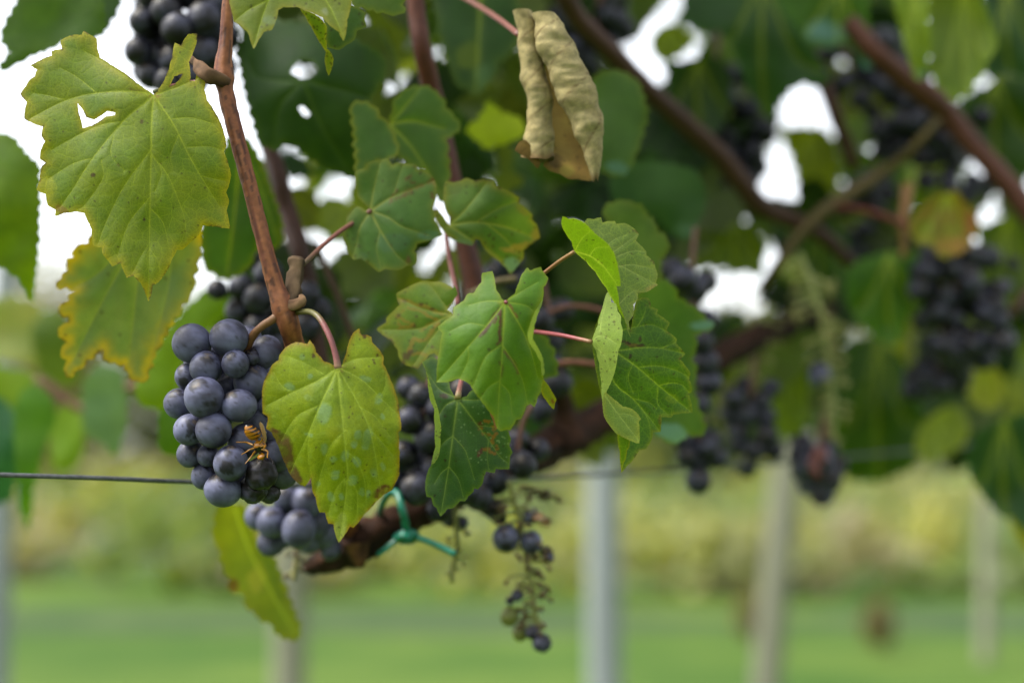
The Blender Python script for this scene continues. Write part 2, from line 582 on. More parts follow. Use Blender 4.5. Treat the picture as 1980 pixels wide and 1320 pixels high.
def leaf_geo(outline, holes=(), veins=(), step=4.0, seed=1, bulge=0.09, jit=0.6):
    """triangulated blade in flat coordinates, finer along its veins. Returns x, y, tris, edge distance, vein data"""
    rng = random.Random(seed)
    ol = rough_outline(outline, step * 0.9, rng, bulge, jit)
    hl = [rough_outline(h, step * 0.8, rng, 0.0, jit) for h in holes]
    oa = np.array(ol)
    vl = [(smooth_line(pl, step), wd * (1.25 if step < 5 else 1)) for pl, wd in veins]
    pts, edges = [], []
    def ring(r):
        s = len(pts)
        pts.extend(r)
        edges.extend((s + i, s + (i + 1) % len(r)) for i in range(len(r)))
    ring(ol)
    for h in hl: ring(h)
    x0, y0 = oa.min(0)
    x1, y1 = oa.max(0)
    gx, gy = np.meshgrid(np.arange(x0, x1, step), np.arange(y0, y1, step * 0.87))
    gx = gx + (np.arange(gx.shape[0]) % 2)[:, None] * step / 2
    rs = np.random.RandomState(seed)
    gx = (gx + rs.uniform(-.18, .18, gx.shape) * step).ravel()
    gy = (gy + rs.uniform(-.18, .18, gy.shape) * step).ravel()
    keep = inpoly(gx, gy, ol) & (dline(gx, gy, ol + [ol[0]]) > step * 0.45)
    for h in hl:
        keep &= ~inpoly(gx, gy, h) & (dline(gx, gy, h + [h[0]]) > step * 0.45)
    for vv, wd in vl:
        keep &= dline(gx, gy, vv.tolist()) > wd + step * 0.35
    pts.extend(zip(gx[keep], gy[keep]))
    for vv, wd in vl:
        n = len(vv)
        tg = np.gradient(vv, axis=0)
        tg /= np.linalg.norm(tg, axis=1)[:, None] + 1e-9
        for k in range(n):
            ww = max(0.7, wd * (1 - 0.75 * k / max(1, n - 1)))
            for s in (-1, 0, 1):
                q = (vv[k, 0] - tg[k, 1] * ww * s, vv[k, 1] + tg[k, 0] * ww * s)
                pts.append(q)
    pa = np.array(pts)
    ins = inpoly(pa[:, 0], pa[:, 1], ol)
    nb = len(ol) + sum(len(h) for h in hl)
    ins[:nb] = True
    idx = np.cumsum(ins) - 1
    pa = pa[ins]
    res = delaunay_2d_cdt([Vector(p) for p in pa], [(int(idx[a]), int(idx[b_])) for a, b_ in edges], [], 0, 1e-4)
    va = np.array([tuple(v) for v in res[0]])
    tris = np.array([t for t in res[2] if len(t) == 3])
    ce = va[tris].mean(1)
    ok = inpoly(ce[:, 0], ce[:, 1], ol)
    for h in hl: ok &= ~inpoly(ce[:, 0], ce[:, 1], h)
    tris = tris[ok]
    used = np.unique(tris)
    mp = -np.ones(len(va), int)
    mp[used] = np.arange(len(used))
    va, tris = va[used], mp[tris]
    x, y = va[:, 0], va[:, 1]
    de = dline(x, y, ol + [ol[0]])
    for h in hl: de = np.minimum(de, dline(x, y, h + [h[0]]) * 1.6)
    vs = np.zeros(len(x))
    dv = np.full(len(x), 1e9)
    for vv, wd in vl:
        d = dline(x, y, vv.tolist())
        # taper along the vein
        t = np.clip(np.hypot(x - vv[0, 0], y - vv[0, 1]) / (np.hypot(vv[-1, 0] - vv[0, 0], vv[-1, 1] - vv[0, 1]) + 1e-6), 0, 1)
        ww = np.maximum(0.7, wd * (1 - 0.75 * t))
        vs = np.maximum(vs, np.clip(1.15 - d / ww, 0, 1) * (1 - 0.35 * t) * min(1, 0.45 + wd / 4))
        dv = np.minimum(dv, d + (3 - min(3, wd)) * 2)
    if not vl: dv[:] = 60
    return x, y, tris, de, dv, vs


def leaf_colour(x, y, de, dv, vs, c1=GREEN, c2=(150, 160, 60), edge=(190, 180, 60), ew=9, ea=0.6, vein=(190, 200, 95), halo=0.16,
                spots=(), specks=0, speck_c=(70, 50, 20), fine=0.6, seed=1, k=None, nscale=60, brown=0.0, sat=1.0):
    k = K if k is None else k
    n1 = fbm(x, y, nscale, seed)[:, None]
    n2 = fbm(x, y, nscale * 0.35, seed + 9)[:, None]
    t = np.clip((n1 - 0.3) / 0.4, 0, 1)
    c = lin(*c1) * (1 - t) + lin(*c2) * t
    c = c * (0.82 + 0.36 * n2)
    h = np.exp(-dv / 9.0)[:, None] * halo
    c = c * (1 - h) + lin(*vein) * 0.75 * h
    if ew:
        e = np.clip(np.exp(-(de / (ew * (0.35 + 1.3 * fbm(x, y, 22, seed + 3)))) ** 1.3) * ea * 1.25, 0, 1)[:, None]
        c = c * (1 - e) + lin(*edge) * e
    if brown:
        e = (np.exp(-de / 2.2) * (fbm(x, y, 14, seed + 31) > 1 - brown)).astype(float)[:, None] * 0.85
        c = c * (1 - e) + lin(85, 50, 25) * e
    rs = random.Random(seed)
    sp = list(spots)
    if specks:
        for _ in range(specks):
            i = rs.randrange(len(x))
            sp.append((x[i], y[i], rs.uniform(0.8, 2.4), rs.uniform(0.8, 2.4), 0, speck_c, 0.8))
    for s in sp:
        sx, sy, rx, ry, ang, cc, al = s
        ca, sa = math.cos(ang), math.sin(ang)
        u, v = (x - sx) * ca + (y - sy) * sa, -(x - sx) * sa + (y - sy) * ca
        q = np.hypot(u / rx, v / ry) + (fbm(x, y, max(4, min(rx, ry)), seed + 50) - 0.5) * 0.9
        a = (np.clip((1.15 - q) / 0.35, 0, 1) * al)[:, None]
        c = c * (1 - a) + lin(*cc) * a
    v = np.clip(vs, 0, 1)[:, None]
    c = c * (1 - v) + lin(*vein) * 1.2 * v
    c = np.clip(c * k, 0.002, 0.8)
    g_ = np.clip(((c[:, 1] - c[:, 2]) / c[:, 1]) * 1.5 - 0.35, 0, 1)[:, None]      # the yellow greens carry very little blue; spray marks keep theirs
    c = c * (1 - sat * g_ * (1 - SATUR))
    return np.hstack([c, np.full((len(x), 1), fine)])


def traced(outline, d, ctl=(), holes=(), veins=(), step=4.0, seed=1, m=None, cup=0.0, wave=1.5, crease=0.8, flip=False, bulge=0.03, jit=0.5, name='blade', **ck):
    """a leaf blade whose outline was traced on the photograph, set at its own distance and bent into depth (ctl in mm)"""
    if step >= 5:
        outline = toothed(outline, 6.5, 24, random.Random(seed))
    x, y, tris, de, dv, vs = leaf_geo(outline, holes, veins, step, seed, bulge, jit)
    col = leaf_colour(x, y, de, dv, vs, seed=seed, **ck)
    f = tps(ctl)
    sc_ = d / 0.562
    dd = f(x, y)
    dd = dd + wave * 3.2 * (fbm(x, y, 130, seed + 70, 2) - 0.5)
    dd = dd + crease * (np.exp(-dv / 11.0)) * (-1 if flip else 1)
    dd = dd + 1.0 * np.exp(-de / 9.0) * (fbm(x, y, 40, seed + 80, 2) - 0.35) * (1 if wave else 0)
    if cup:
        cx, cy = x.mean(), y.mean()
        dd = dd + cup * ((x - cx) ** 2 + (y - cy) ** 2) / 1e4
    p = Pn(x, y, d + dd * 0.001 * sc_)
    # wind every triangle to face the camera
    a, b_, c_ = p[tris[:, 0]], p[tris[:, 1]], p[tris[:, 2]]
    nn = np.cross(b_ - a, c_ - a)
    back = (nn * (a - nC)).sum(1) > 0
    if flip: back = ~back
    tris[back] = tris[back][:, ::-1]
    return p, tris, col, np.stack([x / 10, y / 10, np.zeros(len(x))], 1)


def join(parts):
    v, f, c, q, s = [], [], [], [], 0
    for p, t, col, lc in parts:
        v.append(p)
        f.append(t + s)
        c.append(col)
        q.append(lc)
        s += len(p)
    return np.vstack(v), np.vstack(f), np.vstack(c), np.vstack(q)


def tube_geo(pts, rad, step=6, sides=10, seed=0, rough=0.0, c1=(120, 70, 45), c2=(150, 95, 60), k=None, along=None, nodes=(), fleck=0.0):
    """pts (x, y, depth) in photo pixels + metres; rad in pixels (a number or one per point)"""
    k = K if k is None else k
    rad = [rad] * len(pts) if not hasattr(rad, '__len__') else rad
    A = smooth_line([(*p, r) for p, r in zip(pts, rad)], step)
    C = Pn(A[:, 0], A[:, 1], A[:, 2])
    rr = A[:, 3] / F * A[:, 2]
    for (nx_, ny_, amt, wd) in nodes:
        rr = rr * (1 + amt * np.exp(-((A[:, 0] - nx_) ** 2 + (A[:, 1] - ny_) ** 2) / wd ** 2))
    T = np.gradient(C, axis=0)
    T /= np.linalg.norm(T, axis=1)[:, None] + 1e-12
    v, f, c = [], [], []
    u = np.cross(T[0], nF)
    u /= np.linalg.norm(u) + 1e-9
    n = len(C)
    rs = np.random.RandomState(seed + 3)
    strk = rs.rand(sides)
    dist = np.concatenate([[0], np.cumsum(np.hypot(np.diff(A[:, 0]), np.diff(A[:, 1])))])
    for i in range(n):
        u = u - T[i] * np.dot(u, T[i])
        u /= np.linalg.norm(u) + 1e-9
        w_ = np.cross(T[i], u)
        for j in range(sides):
            a = 2 * math.pi * j / sides
            r = rr[i] * (1 + rough * (vnoise(np.array([dist[i] / 14]), np.array([j * 1.7]), seed)[0] - 0.5) * 2)
            v.append(C[i] + (u * math.cos(a) + w_ * math.sin(a)) * r)
            t = 0.35 * strk[j] + 0.65 * vnoise(np.array([dist[i] / 55]), np.array([j * 3.1]), seed + 1)[0]
            t = min(1.15, max(-.1, (t - .5) * 1.7 + .5))
            if along is not None:
                tt = i / max(1, n - 1)
                ca = np.array([np.interp(tt, [q[0] for q in along], [lin(*q[1])[ch] for q in along]) for ch in range(3)])
                cc = ca * (0.8 + 0.4 * t)
            else:
                cc = lin(*c1) * (1 - t) + lin(*c2) * t
            if fleck and vnoise(np.array([dist[i] / 26]), np.array([j * 5.3 + .5]), seed + 12)[0] > 1 - fleck:
                cc = cc * 0.42
            c.append((*(cc * k), 0))
    for i in range(n - 1):
        for j in range(sides):
            j2 = (j + 1) % sides
            f.append((i * sides + j, i * sides + j2, (i + 1) * sides + j2, (i + 1) * sides + j))
    f.append(tuple(range(sides - 1, -1, -1)))
    f.append(tuple((n - 1) * sides + j for j in range(sides)))
    return v, f, c


def merge(gs):
    v, f, c = [], [], []
    for a, b_, c_ in gs:
        s = len(v)
        v += list(a)
        f += [tuple(i + s for i in q) for q in b_]
        c += list(c_)
    return v, f, c


def tube(name, pts, rad, m, parent=None, origin=None, **kw):
    v, f, c = tube_geo(pts, rad, **kw)
    return link(name, mesh(name, v, f, m, col=c, origin=origin), parent)


PET = [(0, (120, 130, 60)), (0.3, (165, 90, 80)), (1, (185, 120, 100))]
PET_PINK = [(0, (170, 75, 75)), (0.7, (185, 85, 90)), (1, (190, 150, 100))]
PET_TAN = [(0, (165, 110, 65)), (1, (175, 135, 70))]


OUTLINES = []


def leaf(label, pieces, petiole=None, pr=4.5, pc=PET, m=None, name='vine_leaf', group=None, folds=()):
    """one leaf: Empty > blade (+ petiole). pieces: list of dicts for traced()"""
    parts = [traced(**p) for p in pieces]
    OUTLINES.extend(p['outline'] for p in pieces)
    v, f, c, q = join(parts)
    if petiole:
        org = P(petiole[-1][0], petiole[-1][1], petiole[-1][2])
        e = empty(name, org, label, 'leaf', group)
        link('blade', mesh('blade', v, f, m or M_LEAF, col=c, lco=q, origin=org), e)
        tube('petiole', petiole, pr, M_STALK, e, org, along=pc, sides=8, step=6)
        return e
    org = Vector(v[int(np.argmax(v[:, 2]))])
    o = link(name, mesh('blade', v, f, m or M_LEAF, col=c, lco=q, origin=org), None, org)
    return rep(o, label, 'leaf', group)


def VL(*a):
    """veins: 'width: x,y x,y ...'"""
    out = []
    for s in a:
        w_, p = s.split(':')
        out.append((L(p), float(w_)))
    return out


# --- 1 big leaf upper left
O1 = L("297,183 280,172 263,160 248,147 230,135 213,125 193,112 188,93 187,75 173,67 162,60 158,68 140,68 117,78 120,95 100,99 100,108 77,117 59,127 72,135 67,148 57,155 50,167 39,182 52,198 48,213 47,230 67,240 83,245 80,263 87,273 78,293 77,307 88,315 80,323 77,347 71,368 88,375 92,397 107,405 107,418 123,412 147,409 163,412 173,433 177,443 180,475 197,478 198,490 210,505 217,515 233,508 245,537 258,533 272,547 280,563 287,583 293,567 295,552 307,545 322,525 333,500 342,483 353,483 370,467 385,453 393,435 417,438 445,442 443,430 438,407 443,388 437,373 447,340 442,320 433,293 438,283 433,257 423,230 413,213 400,193 395,173 397,160 392,132 383,137 377,157 368,157 367,133 365,120 373,102 380,83 381,65 363,67 350,88 338,83 333,110 327,133 317,157 305,177")
V1 = VL("2.6:297,183 293,240 292,300 290,390 289,470 287,575", "2.3:297,183 285,195 240,233 180,305 140,367 118,398", "2.2:297,183 255,177 187,180 128,194 60,228", "1.5:187,180 150,150 118,132", "1.3:297,183 250,152 195,116 165,100",
        "2.2:300,188 335,240 365,300 388,340 425,400", "1.6:303,183 345,168 385,150", "1.4:292,290 240,360 205,430 190,470", "1.4:293,298 325,340 350,400 358,430 360,465", "1.2:289,382 250,430 228,490", "1.2:290,402 315,430 325,470 330,495",
        "1.1:245,235 200,240 150,262 100,290", "1.1:180,305 140,317 95,345", "1:196,310 198,345 165,395 150,405", "1.1:333,230 370,228 415,240", "1:363,285 400,283 430,290", "1:345,262 330,300 335,330", "1:128,194 95,185 65,180", "1:220,262 215,300 240,330", "1:292,300 312,330 300,370",
        "0.9:289,470 270,500 258,525", "0.9:289,480 305,505 310,535", "0.9:388,340 410,345 435,350")
leaf('large sharp yellowish green leaf at upper left with a torn slit in its left half',
     [dict(outline=O1, d=0.560, holes=[L("328,167 337,148 352,144 347,153 338,163"), L("150,200 160,212 167,227 182,232 195,224 207,215 223,218 222,223 205,225 190,236 178,243 160,248 157,233 152,217")],
           veins=V1, k=K * 1.08, step=3.2, seed=3, ctl=[(297, 183, 3), (60, 190, 9), (170, 80, 10), (200, 330, -1), (90, 390, 7), (420, 330, 0), (440, 430, 3), (287, 575, -2), (370, 80, 12), (390, 160, 6)],
           c1=(122, 146, 46), c2=(146, 158, 58), edge=(196, 178, 44), ew=11, ea=0.75, vein=(176, 182, 78), fine=0.6, brown=0.42, specks=40,
           spots=[(180, 338, 5, 5, 0, (85, 60, 25), .9), (274, 235, 3, 5, .3, (90, 60, 35), .8), (120, 405, 14, 7, .4, (150, 110, 45), .7), (240, 135, 9, 3, .6, (60, 40, 20), .95), (262, 176, 14, 3, .3, (125, 95, 70), .6), (297, 186, 10, 7, 0, (165, 125, 90), .7), (279, 424, 3, 3, 0, (70, 50, 40), .9), (285, 560, 6, 16, 0, (200, 175, 50), .6), (92, 360, 14, 22, 0, (185, 180, 40), .6)])],
     petiole=[(300, 178, .566), (330, 168, .585), (375, 160, .592), (402, 158, .588), (424, 160, .580)], pr=5)

# --- 2 blurred leaf just behind and below it
O2 = L("297,360 250,385 200,410 170,470 142,482 142,497 128,510 130,523 107,552 128,555 148,562 133,580 112,602 132,613 133,620 112,648 130,658 117,687 130,695 128,730 147,717 170,697 200,672 202,697 240,703 257,737 265,737 278,740 287,717 300,680 315,653 335,617 353,590 370,567 375,533 382,510 387,480 388,457 380,420 330,390")
leaf('soft grey green leaf with yellow toothed edges hanging below the large torn leaf',
     [dict(outline=O2, sat=.3, d=0.632, veins=VL("2.4:300,400 270,520 250,700", "2:300,400 200,520 135,560", "2:300,400 200,580 140,700", "2:300,400 330,520 285,720"), step=5, seed=5, ctl=[(300, 400, 0), (120, 560, 5), (260, 735, 10), (380, 500, 8)],
           k=K * 1.3, c1=(116, 146, 72), c2=(136, 158, 90), edge=(205, 180, 40), ew=14, ea=0.95, vein=(150, 162, 84), brown=0.45, fine=0.15, specks=25,
           spots=[(313, 630, 13, 14, 0, (172, 165, 55), .9), (350, 560, 30, 90, .5, (125, 155, 110), .5)])], petiole=[(300, 400, .634), (340, 350, .66), (400, 330, .68)], pr=4)

# --- 3 leaf behind the cane
leaf('blue green leaf behind the sharp red brown cane, just above the shaded grapes',
     [dict(outline=L("447,262 430,300 395,400 388,460 392,505 415,530 432,538 450,535 475,520 490,495 500,470 515,478 540,475 543,445 545,430 530,390 515,350 500,305 490,285 470,265"), d=0.69, ctl=[(450, 280, 0), (390, 480, 8), (540, 450, 12)], step=6, seed=8,
           veins=VL("2.5:465,275 455,400 440,525", "2:465,275 510,380 535,460"), c1=(74, 116, 62), c2=(88, 128, 72), edge=(150, 160, 40), ew=7, ea=.6, fine=0)])

# --- 4 yellow leaf, the sharpest
O4 = L("662,704 670,681 676,656 684,642 695,635 698,647 712,648 718,651 720,662 732,674 739,684 742,691 741,704 749,719 755,734 765,759 771,782 772,795 776,830 770,835 772,863 772,893 772,917 765,933 758,947 743,955 728,968 705,993 683,1020 677,1017 667,1032 655,1049 648,1032 645,1013 635,1012 628,990 617,990 610,960 605,953 602,922 590,940 580,937 563,920 552,897 540,867 533,850 525,835 515,829 518,810 517,805 508,799 507,782 508,747 513,730 520,719 527,704 539,696 540,686 552,671 574,661 594,665 599,657 608,669 611,681 626,698 646,706 653,711")
V4 = VL("2.6:653,711 657,760 663,820 668,870 672,920 665,985 656,1045", "2.4:653,711 640,738 616,790 596,838 572,890 563,912", "2.2:653,711 610,738 565,758 518,782", "2.3:653,711 690,775 713,825 725,875 735,940", "2:655,710 700,735 735,768 768,800", "1.7:657,708 690,694 735,690",
        "1.2:618,783 580,800 560,822 545,850", "1.3:668,832 640,860 622,910 612,950", "1.3:670,872 690,890 705,930 708,985", "1.2:694,786 725,805 752,840", "1.1:624,722 590,702 560,690", "1.1:600,830 595,870 600,915", "1:715,830 735,850 760,880", "1:672,920 650,945 636,990", "1:672,925 690,950 690,1000", "1:565,758 545,745 530,720", "1:735,768 745,745 745,725")
sp4 = [(549, 872, 18, 40, -.35, (120, 88, 60), .95), (532, 842, 18, 12, .3, (118, 78, 52), .95), (571, 918, 11, 24, -.45, (115, 85, 58), .95), (738, 950, 17, 11, -.6, (122, 72, 44), .95), (657, 714, 9, 8, 0, (190, 160, 120), .8), (658, 1025, 12, 28, .1, (190, 200, 130), .7)]
rs4 = random.Random(5)
PALE = (160, 196, 152)
for (a, b_, r1, r2) in ((627, 797, 16, 21), (710, 848, 9, 20), (693, 840, 8, 10), (733, 770, 6, 12), (707, 733, 12, 6), (596, 768, 9, 6), (600, 727, 5, 5), (648, 918, 9, 11), (683, 927, 9, 10), (627, 868, 7, 12), (668, 880, 7, 11), (690, 892, 8, 12), (685, 858, 6, 7), (645, 888, 7, 6), (700, 950, 6, 8), (712, 955, 5, 9), (722, 912, 6, 9), (740, 900, 5, 9), (585, 690, 6, 7), (560, 748, 12, 8), (597, 840, 9, 4), (740, 805, 4, 8), (615, 935, 5, 6), (640, 960, 6, 9), (660, 960, 5, 8)):
    sp4.append((a, b_, r1, r2, rs4.uniform(-.5, .5), PALE, .75))
for _ in range(260):
    sp4.append((rs4.uniform(515, 768), rs4.uniform(665, 1020), rs4.uniform(1.5, 5), rs4.uniform(1.5, 7), rs4.uniform(-1, 1), (186, 204, 112), rs4.uniform(.15, .45)))
for _ in range(60):
    sp4.append((rs4.uniform(515, 768), rs4.uniform(665, 1020), rs4.uniform(6, 20), rs4.uniform(6, 22), rs4.uniform(-1, 1), rs4.choice(((124, 150, 20), (186, 186, 30))), rs4.uniform(.15, .4)))
for (a, b_, r1) in ((729, 687, 4), (722, 695, 3), (724, 702, 3), (705, 650, 5), (606, 688, 5), (675, 806, 2), (612, 865, 2), (665, 912, 2)):
    sp4.append((a, b_, r1 * .7, r1, 0, (95, 50, 25), .9))
e4 = leaf('bright yellow green leaf with pale spray marks, in front of the dusty grape bunch',
     [dict(outline=O4, d=0.545, veins=V4, step=3.0, seed=12, ctl=[(653, 711, 3), (510, 770, 6), (560, 910, 9), (690, 640, 9), (770, 800, 3), (650, 860, -3), (720, 960, 2), (656, 1045, 4)],
           c1=(152, 172, 8), c2=(178, 188, 14), edge=(192, 150, 14), ew=5, ea=0.8, vein=(190, 202, 96), fine=0.35, spots=sp4, specks=40, brown=0.36, nscale=70)],
     petiole=[(572, 604, .567), (588, 602, .562), (604, 604, .557), (620, 618, .552), (637, 650, .548), (648, 682, .547), (654, 712, .547)], pr=[6, 5.5, 6, 6, 6, 6, 7.5],
     pc=[(0, (110, 110, 45)), (.25, (125, 120, 55)), (.4, (165, 92, 88)), (.85, (180, 110, 110)), (1, (195, 160, 120))])

# --- 7 dark leaf lower centre with the folded strip
O7 = L("817,700 824,717 827,734 829,752 831,770 836,780 840,791 841,827 842,864 838,880 834,897 825,918 822,941 825,960 834,961 838,977 844,981 852,998 866,983 875,982 890,968 899,969 905,959 914,952 917,944 925,945 932,936 936,920 940,911 956,914 959,906 985,906 986,882 991,875 985,861 988,849 982,832 965,800 945,760 925,750 911,755 902,766 891,769 885,771 880,766 875,759 870,750 868,738 866,715 855,700 835,690")
V7 = VL("2.4:885,771 876,838 868,900 860,950 853,990", "2.2:887,774 918,815 945,850 965,880 980,893", "1.8:882,773 862,783 850,800", "1.3:875,843 860,853 850,866", "1.3:877,844 898,868 908,895 917,925", "1.2:868,902 852,915 840,935", "1.2:869,903 886,925 896,960", "1.6:889,772 925,773 950,770", "1.6:881,768 850,752 830,725", "1:925,823 950,825 970,830", "1:945,850 942,880 945,905")
sp7 = [(928, 875, 4, 10, .5, (115, 60, 50), .9), (858, 765, 8, 5, .2, (85, 62, 50), .8), (928, 822, 6, 7, 0, (110, 65, 25), .8), (860, 805, 3, 3, 0, (60, 45, 25), .7), (841, 957, 2.5, 2.5, 0, (50, 35, 20), .9), (861, 889, 2.5, 2.5, 0, (60, 45, 25), .8)]
for (a, b_) in L("938,868 944,868 950,874 957,876 961,870 960,862 953,856 951,850 955,844 959,838 955,830 945,815 938,813 930,828 935,838 945,840 955,825"):
    sp7.append((a, b_, 4.2, 3.4, 0, (165, 118, 42), .85))
rs7 = random.Random(4)
for _ in range(70):
    sp7.append((rs7.uniform(885, 985), rs7.uniform(775, 900), rs7.uniform(.8, 2), rs7.uniform(.8, 1.6), 0, (165, 195, 150), .6))
STRIP7 = L("816,698 824,717 827,734 831,770 840,791 841,827 842,864 834,897 840,895 848,882 850,872 852,859 851,845 853,827 850,810 848,795 842,777 837,759 830,735 822,712")
leaf('dark green leaf under the central leaf, with one orange mine track, left edge folded',
     [dict(outline=O7, sat=.4, d=0.574, veins=V7, step=3.0, seed=21, ctl=[(885, 771, 3), (830, 790, 6), (840, 890, 3), (985, 870, 7), (853, 990, 0), (880, 880, -1), (820, 700, 12)],
           c1=(58, 104, 40), c2=(76, 120, 56), edge=(120, 150, 40), ew=4, ea=.7, vein=(138, 165, 78), fine=0.3, spots=sp7, specks=12),
      dict(outline=STRIP7, k=K * 1.2, d=0.571, step=3.0, seed=22, wave=.5, ctl=[(830, 760, 5), (842, 880, 2), (850, 830, -1)], c1=(122, 152, 70), c2=(140, 165, 80), edge=(160, 175, 80), ew=3, ea=.6, fine=0.2, bulge=.02, specks=18)],
     petiole=[(900, 690, .60), (896, 720, .592), (889, 748, .582), (885, 771, .577)], pr=[5, 5, 5.2, 7], pc=[(0, (160, 85, 85)), (.8, (175, 105, 95)), (1, (175, 165, 90))])

# --- 6 leaf with many mine tracks
O6 = L("728,636 738,629 747,623 747,615 762,600 772,589 766,568 785,557 804,548 819,543 836,545 853,545 870,553 876,557 878,553 885,568 878,578 865,598 880,610 872,640 860,670 848,690 840,682 829,685 824,694 817,702 808,713 798,710 781,704 772,693 769,676 757,659 747,653")
sp6 = []
for ln, r_ in (("772,580 790,582 806,590 822,592 838,600 855,606", 4), ("790,595 815,602 830,612 845,618", 3.5), ("765,610 785,622 800,628 770,635", 3.5), ("848,625 835,640 825,655 812,658 800,655 795,668 790,680", 4.5), ("800,685 812,682 826,688", 4), ("780,600 770,615 775,630 800,633", 3), ("845,622 825,630 815,640", 3)):
    for a, b_, *_ in smooth_line(L(ln), 4):
        sp6.append((a, b_, r_, r_ * .8, 0, (172, 140, 62), .7))
for a, b_, r_ in ((783, 582, 5), (815, 588, 4), (835, 598, 5), (770, 610, 5), (806, 612, 4), (787, 688, 9), (795, 680, 7), (780, 700, 5), (800, 632, 4), (835, 670, 3), (756, 657, 4)):
    sp6.append((a, b_, r_, r_ * .8, 0, (95, 58, 30), .8))
leaf('ragged leaf covered in tan mine tracks, left of the central leaf',
     [dict(outline=O6, d=0.602, veins=VL("1.8:872,608 820,598 775,578", "1.8:872,608 810,635 740,637", "1.8:872,608 830,660 800,705", "1.2:872,608 850,575 830,550"), step=3.6, seed=25, ctl=[(872, 608, 0), (760, 640, 8), (830, 550, 6), (800, 700, 3)],
           c1=(86, 128, 34), c2=(126, 150, 50), edge=(168, 160, 50), ew=8, ea=.7, vein=(160, 160, 80), fine=0.3, spots=sp6, brown=.4, specks=20),
      dict(outline=L("850,575 876,557 878,551 885,568 878,578 865,592"), d=0.597, step=3.5, seed=26, c1=(120, 150, 60), c2=(130, 155, 64), wave=.5, fine=.2, ew=0)])

# --- 5 central leaf
O5 = L("976,582 984,576 995,568 1003,547 1008,532 1020,517 1025,523 1046,516 1048,523 1060,538 1056,549 1051,555 1051,570 1044,587 1033,606 1029,623 1024,640 1022,657 1030,668 1039,676 1044,684 1048,691 1051,723 1048,745 1047,755 1040,766 1034,787 1026,781 1018,784 1007,810 998,811 986,832 980,830 968,834 962,829 955,806 936,782 927,770 918,759 909,743 898,736 886,732 866,738 843,739 844,735 846,702 850,676 855,644 846,632 876,610 876,595 897,581 904,568 916,566 931,545 932,528 946,525 952,524 957,545 959,559 969,576")
V5 = VL("2.6:976,584 973,640 970,700 965,760 962,826", "2.3:975,586 940,630 905,670 870,710 846,736", "2.2:979,586 1003,625 1018,655 1030,690 1040,730", "1.6:973,583 940,582 905,590", "1.6:980,584 1015,590 1030,600", "1.5:972,665 940,688 925,720 915,745", "1.5:972,668 998,708 1012,740 1020,780", "1.1:967,735 945,748 930,768", "1.1:967,740 985,760 990,800", "1:940,630 905,625 870,640", "1:905,670 905,695 890,730", "1:984,578 1010,562 1040,545")
sp5 = []
for ln, r_, cc in (("966,598 955,612 945,628 936,642 928,648", 4, (95, 55, 35)), ("968,600 968,622 966,645 967,658 962,664", 3.6, (110, 70, 45)), ("985,590 992,602 1000,612", 3.5, (140, 105, 45)), ("976,680 985,690 995,705 1002,720", 3.4, (120, 100, 60)), ("966,700 972,712 968,728", 2.5, (105, 100, 50)), ("960,615 956,625", 3, (105, 65, 40))):
    for a, b_, *_ in smooth_line(L(ln), 3):
        sp5.append((a, b_, r_, r_, 0, cc, .85))
sp5 += [(945, 675, 4, 3, .5, (80, 60, 35), .8), (970, 585, 8, 6, 0, (160, 160, 70), .7)]
leaf('smooth green leaf at the centre, brown along its upper veins, two lobes standing up',
     [dict(outline=O5, d=0.537, veins=V5, step=3.2, seed=31, ctl=[(976, 584, 4), (860, 735, 5), (850, 640, 7), (940, 530, 12), (1050, 530, 8), (1025, 650, 6), (1040, 740, 8), (962, 828, 0), (950, 700, -2)],
           c1=(100, 146, 32), c2=(120, 160, 48), edge=(158, 170, 46), ew=5, ea=.7, vein=(162, 180, 74), fine=0.12, spots=sp5, specks=10),
      dict(outline=L("1044,587 1051,570 1047,590 1038,612 1033,632 1030,655 1040,672 1050,692 1053,722 1048,727 1046,700 1036,680 1022,660 1020,645 1028,618 1033,606"), d=0.534, step=3.2, seed=32, wave=.4, ctl=[(1040, 600, 8), (1035, 650, 3), (1050, 720, 6)], c1=(152, 176, 88), c2=(162, 182, 96), ew=0, fine=.15, bulge=.02)],
     petiole=[(978, 584, .541), (990, 592, .56), (1010, 606, .59), (1020, 612, .62)], pr=4, pc=PET_PINK)

leaf('short dry brown leaf tip pressed between the central leaf and the dark mined leaf',
     [dict(outline=L("938,782 946,779 953,786 958,798 962,815 963,826 958,830 953,812 947,797"), d=0.549, step=3, seed=33, wave=.6, c1=(140, 95, 75), c2=(165, 118, 95), ew=0, fine=.1, ctl=[(945, 785, 0), (960, 825, 4)])], name='dry_leaf_tip')
leaf('small pale green folded leaf tip right under the central leaf edge',
     [dict(outline=L("1048,728 1052,735 1058,742 1066,755 1072,764 1076,772 1073,780 1071,791 1062,783 1055,772 1049,764 1046,750"), d=0.556, step=3.2, seed=34, c1=(140, 162, 84), c2=(154, 170, 92), ew=4, fine=.15, ctl=[(1048, 730, 0), (1072, 785, 5)], spots=[(1068, 775, 4, 6, 0, (140, 90, 70), .8)])])
leaf('soft blue green leaf edge showing right of the central leaf beside the pink petiole',
     [dict(outline=L("1030,640 1045,645 1062,665 1072,690 1076,712 1072,728 1060,730 1040,728 1025,700"), d=0.655, step=5, seed=35, c1=(84, 122, 62), c2=(96, 132, 72), edge=(150, 165, 50), ew=6, fine=0)])

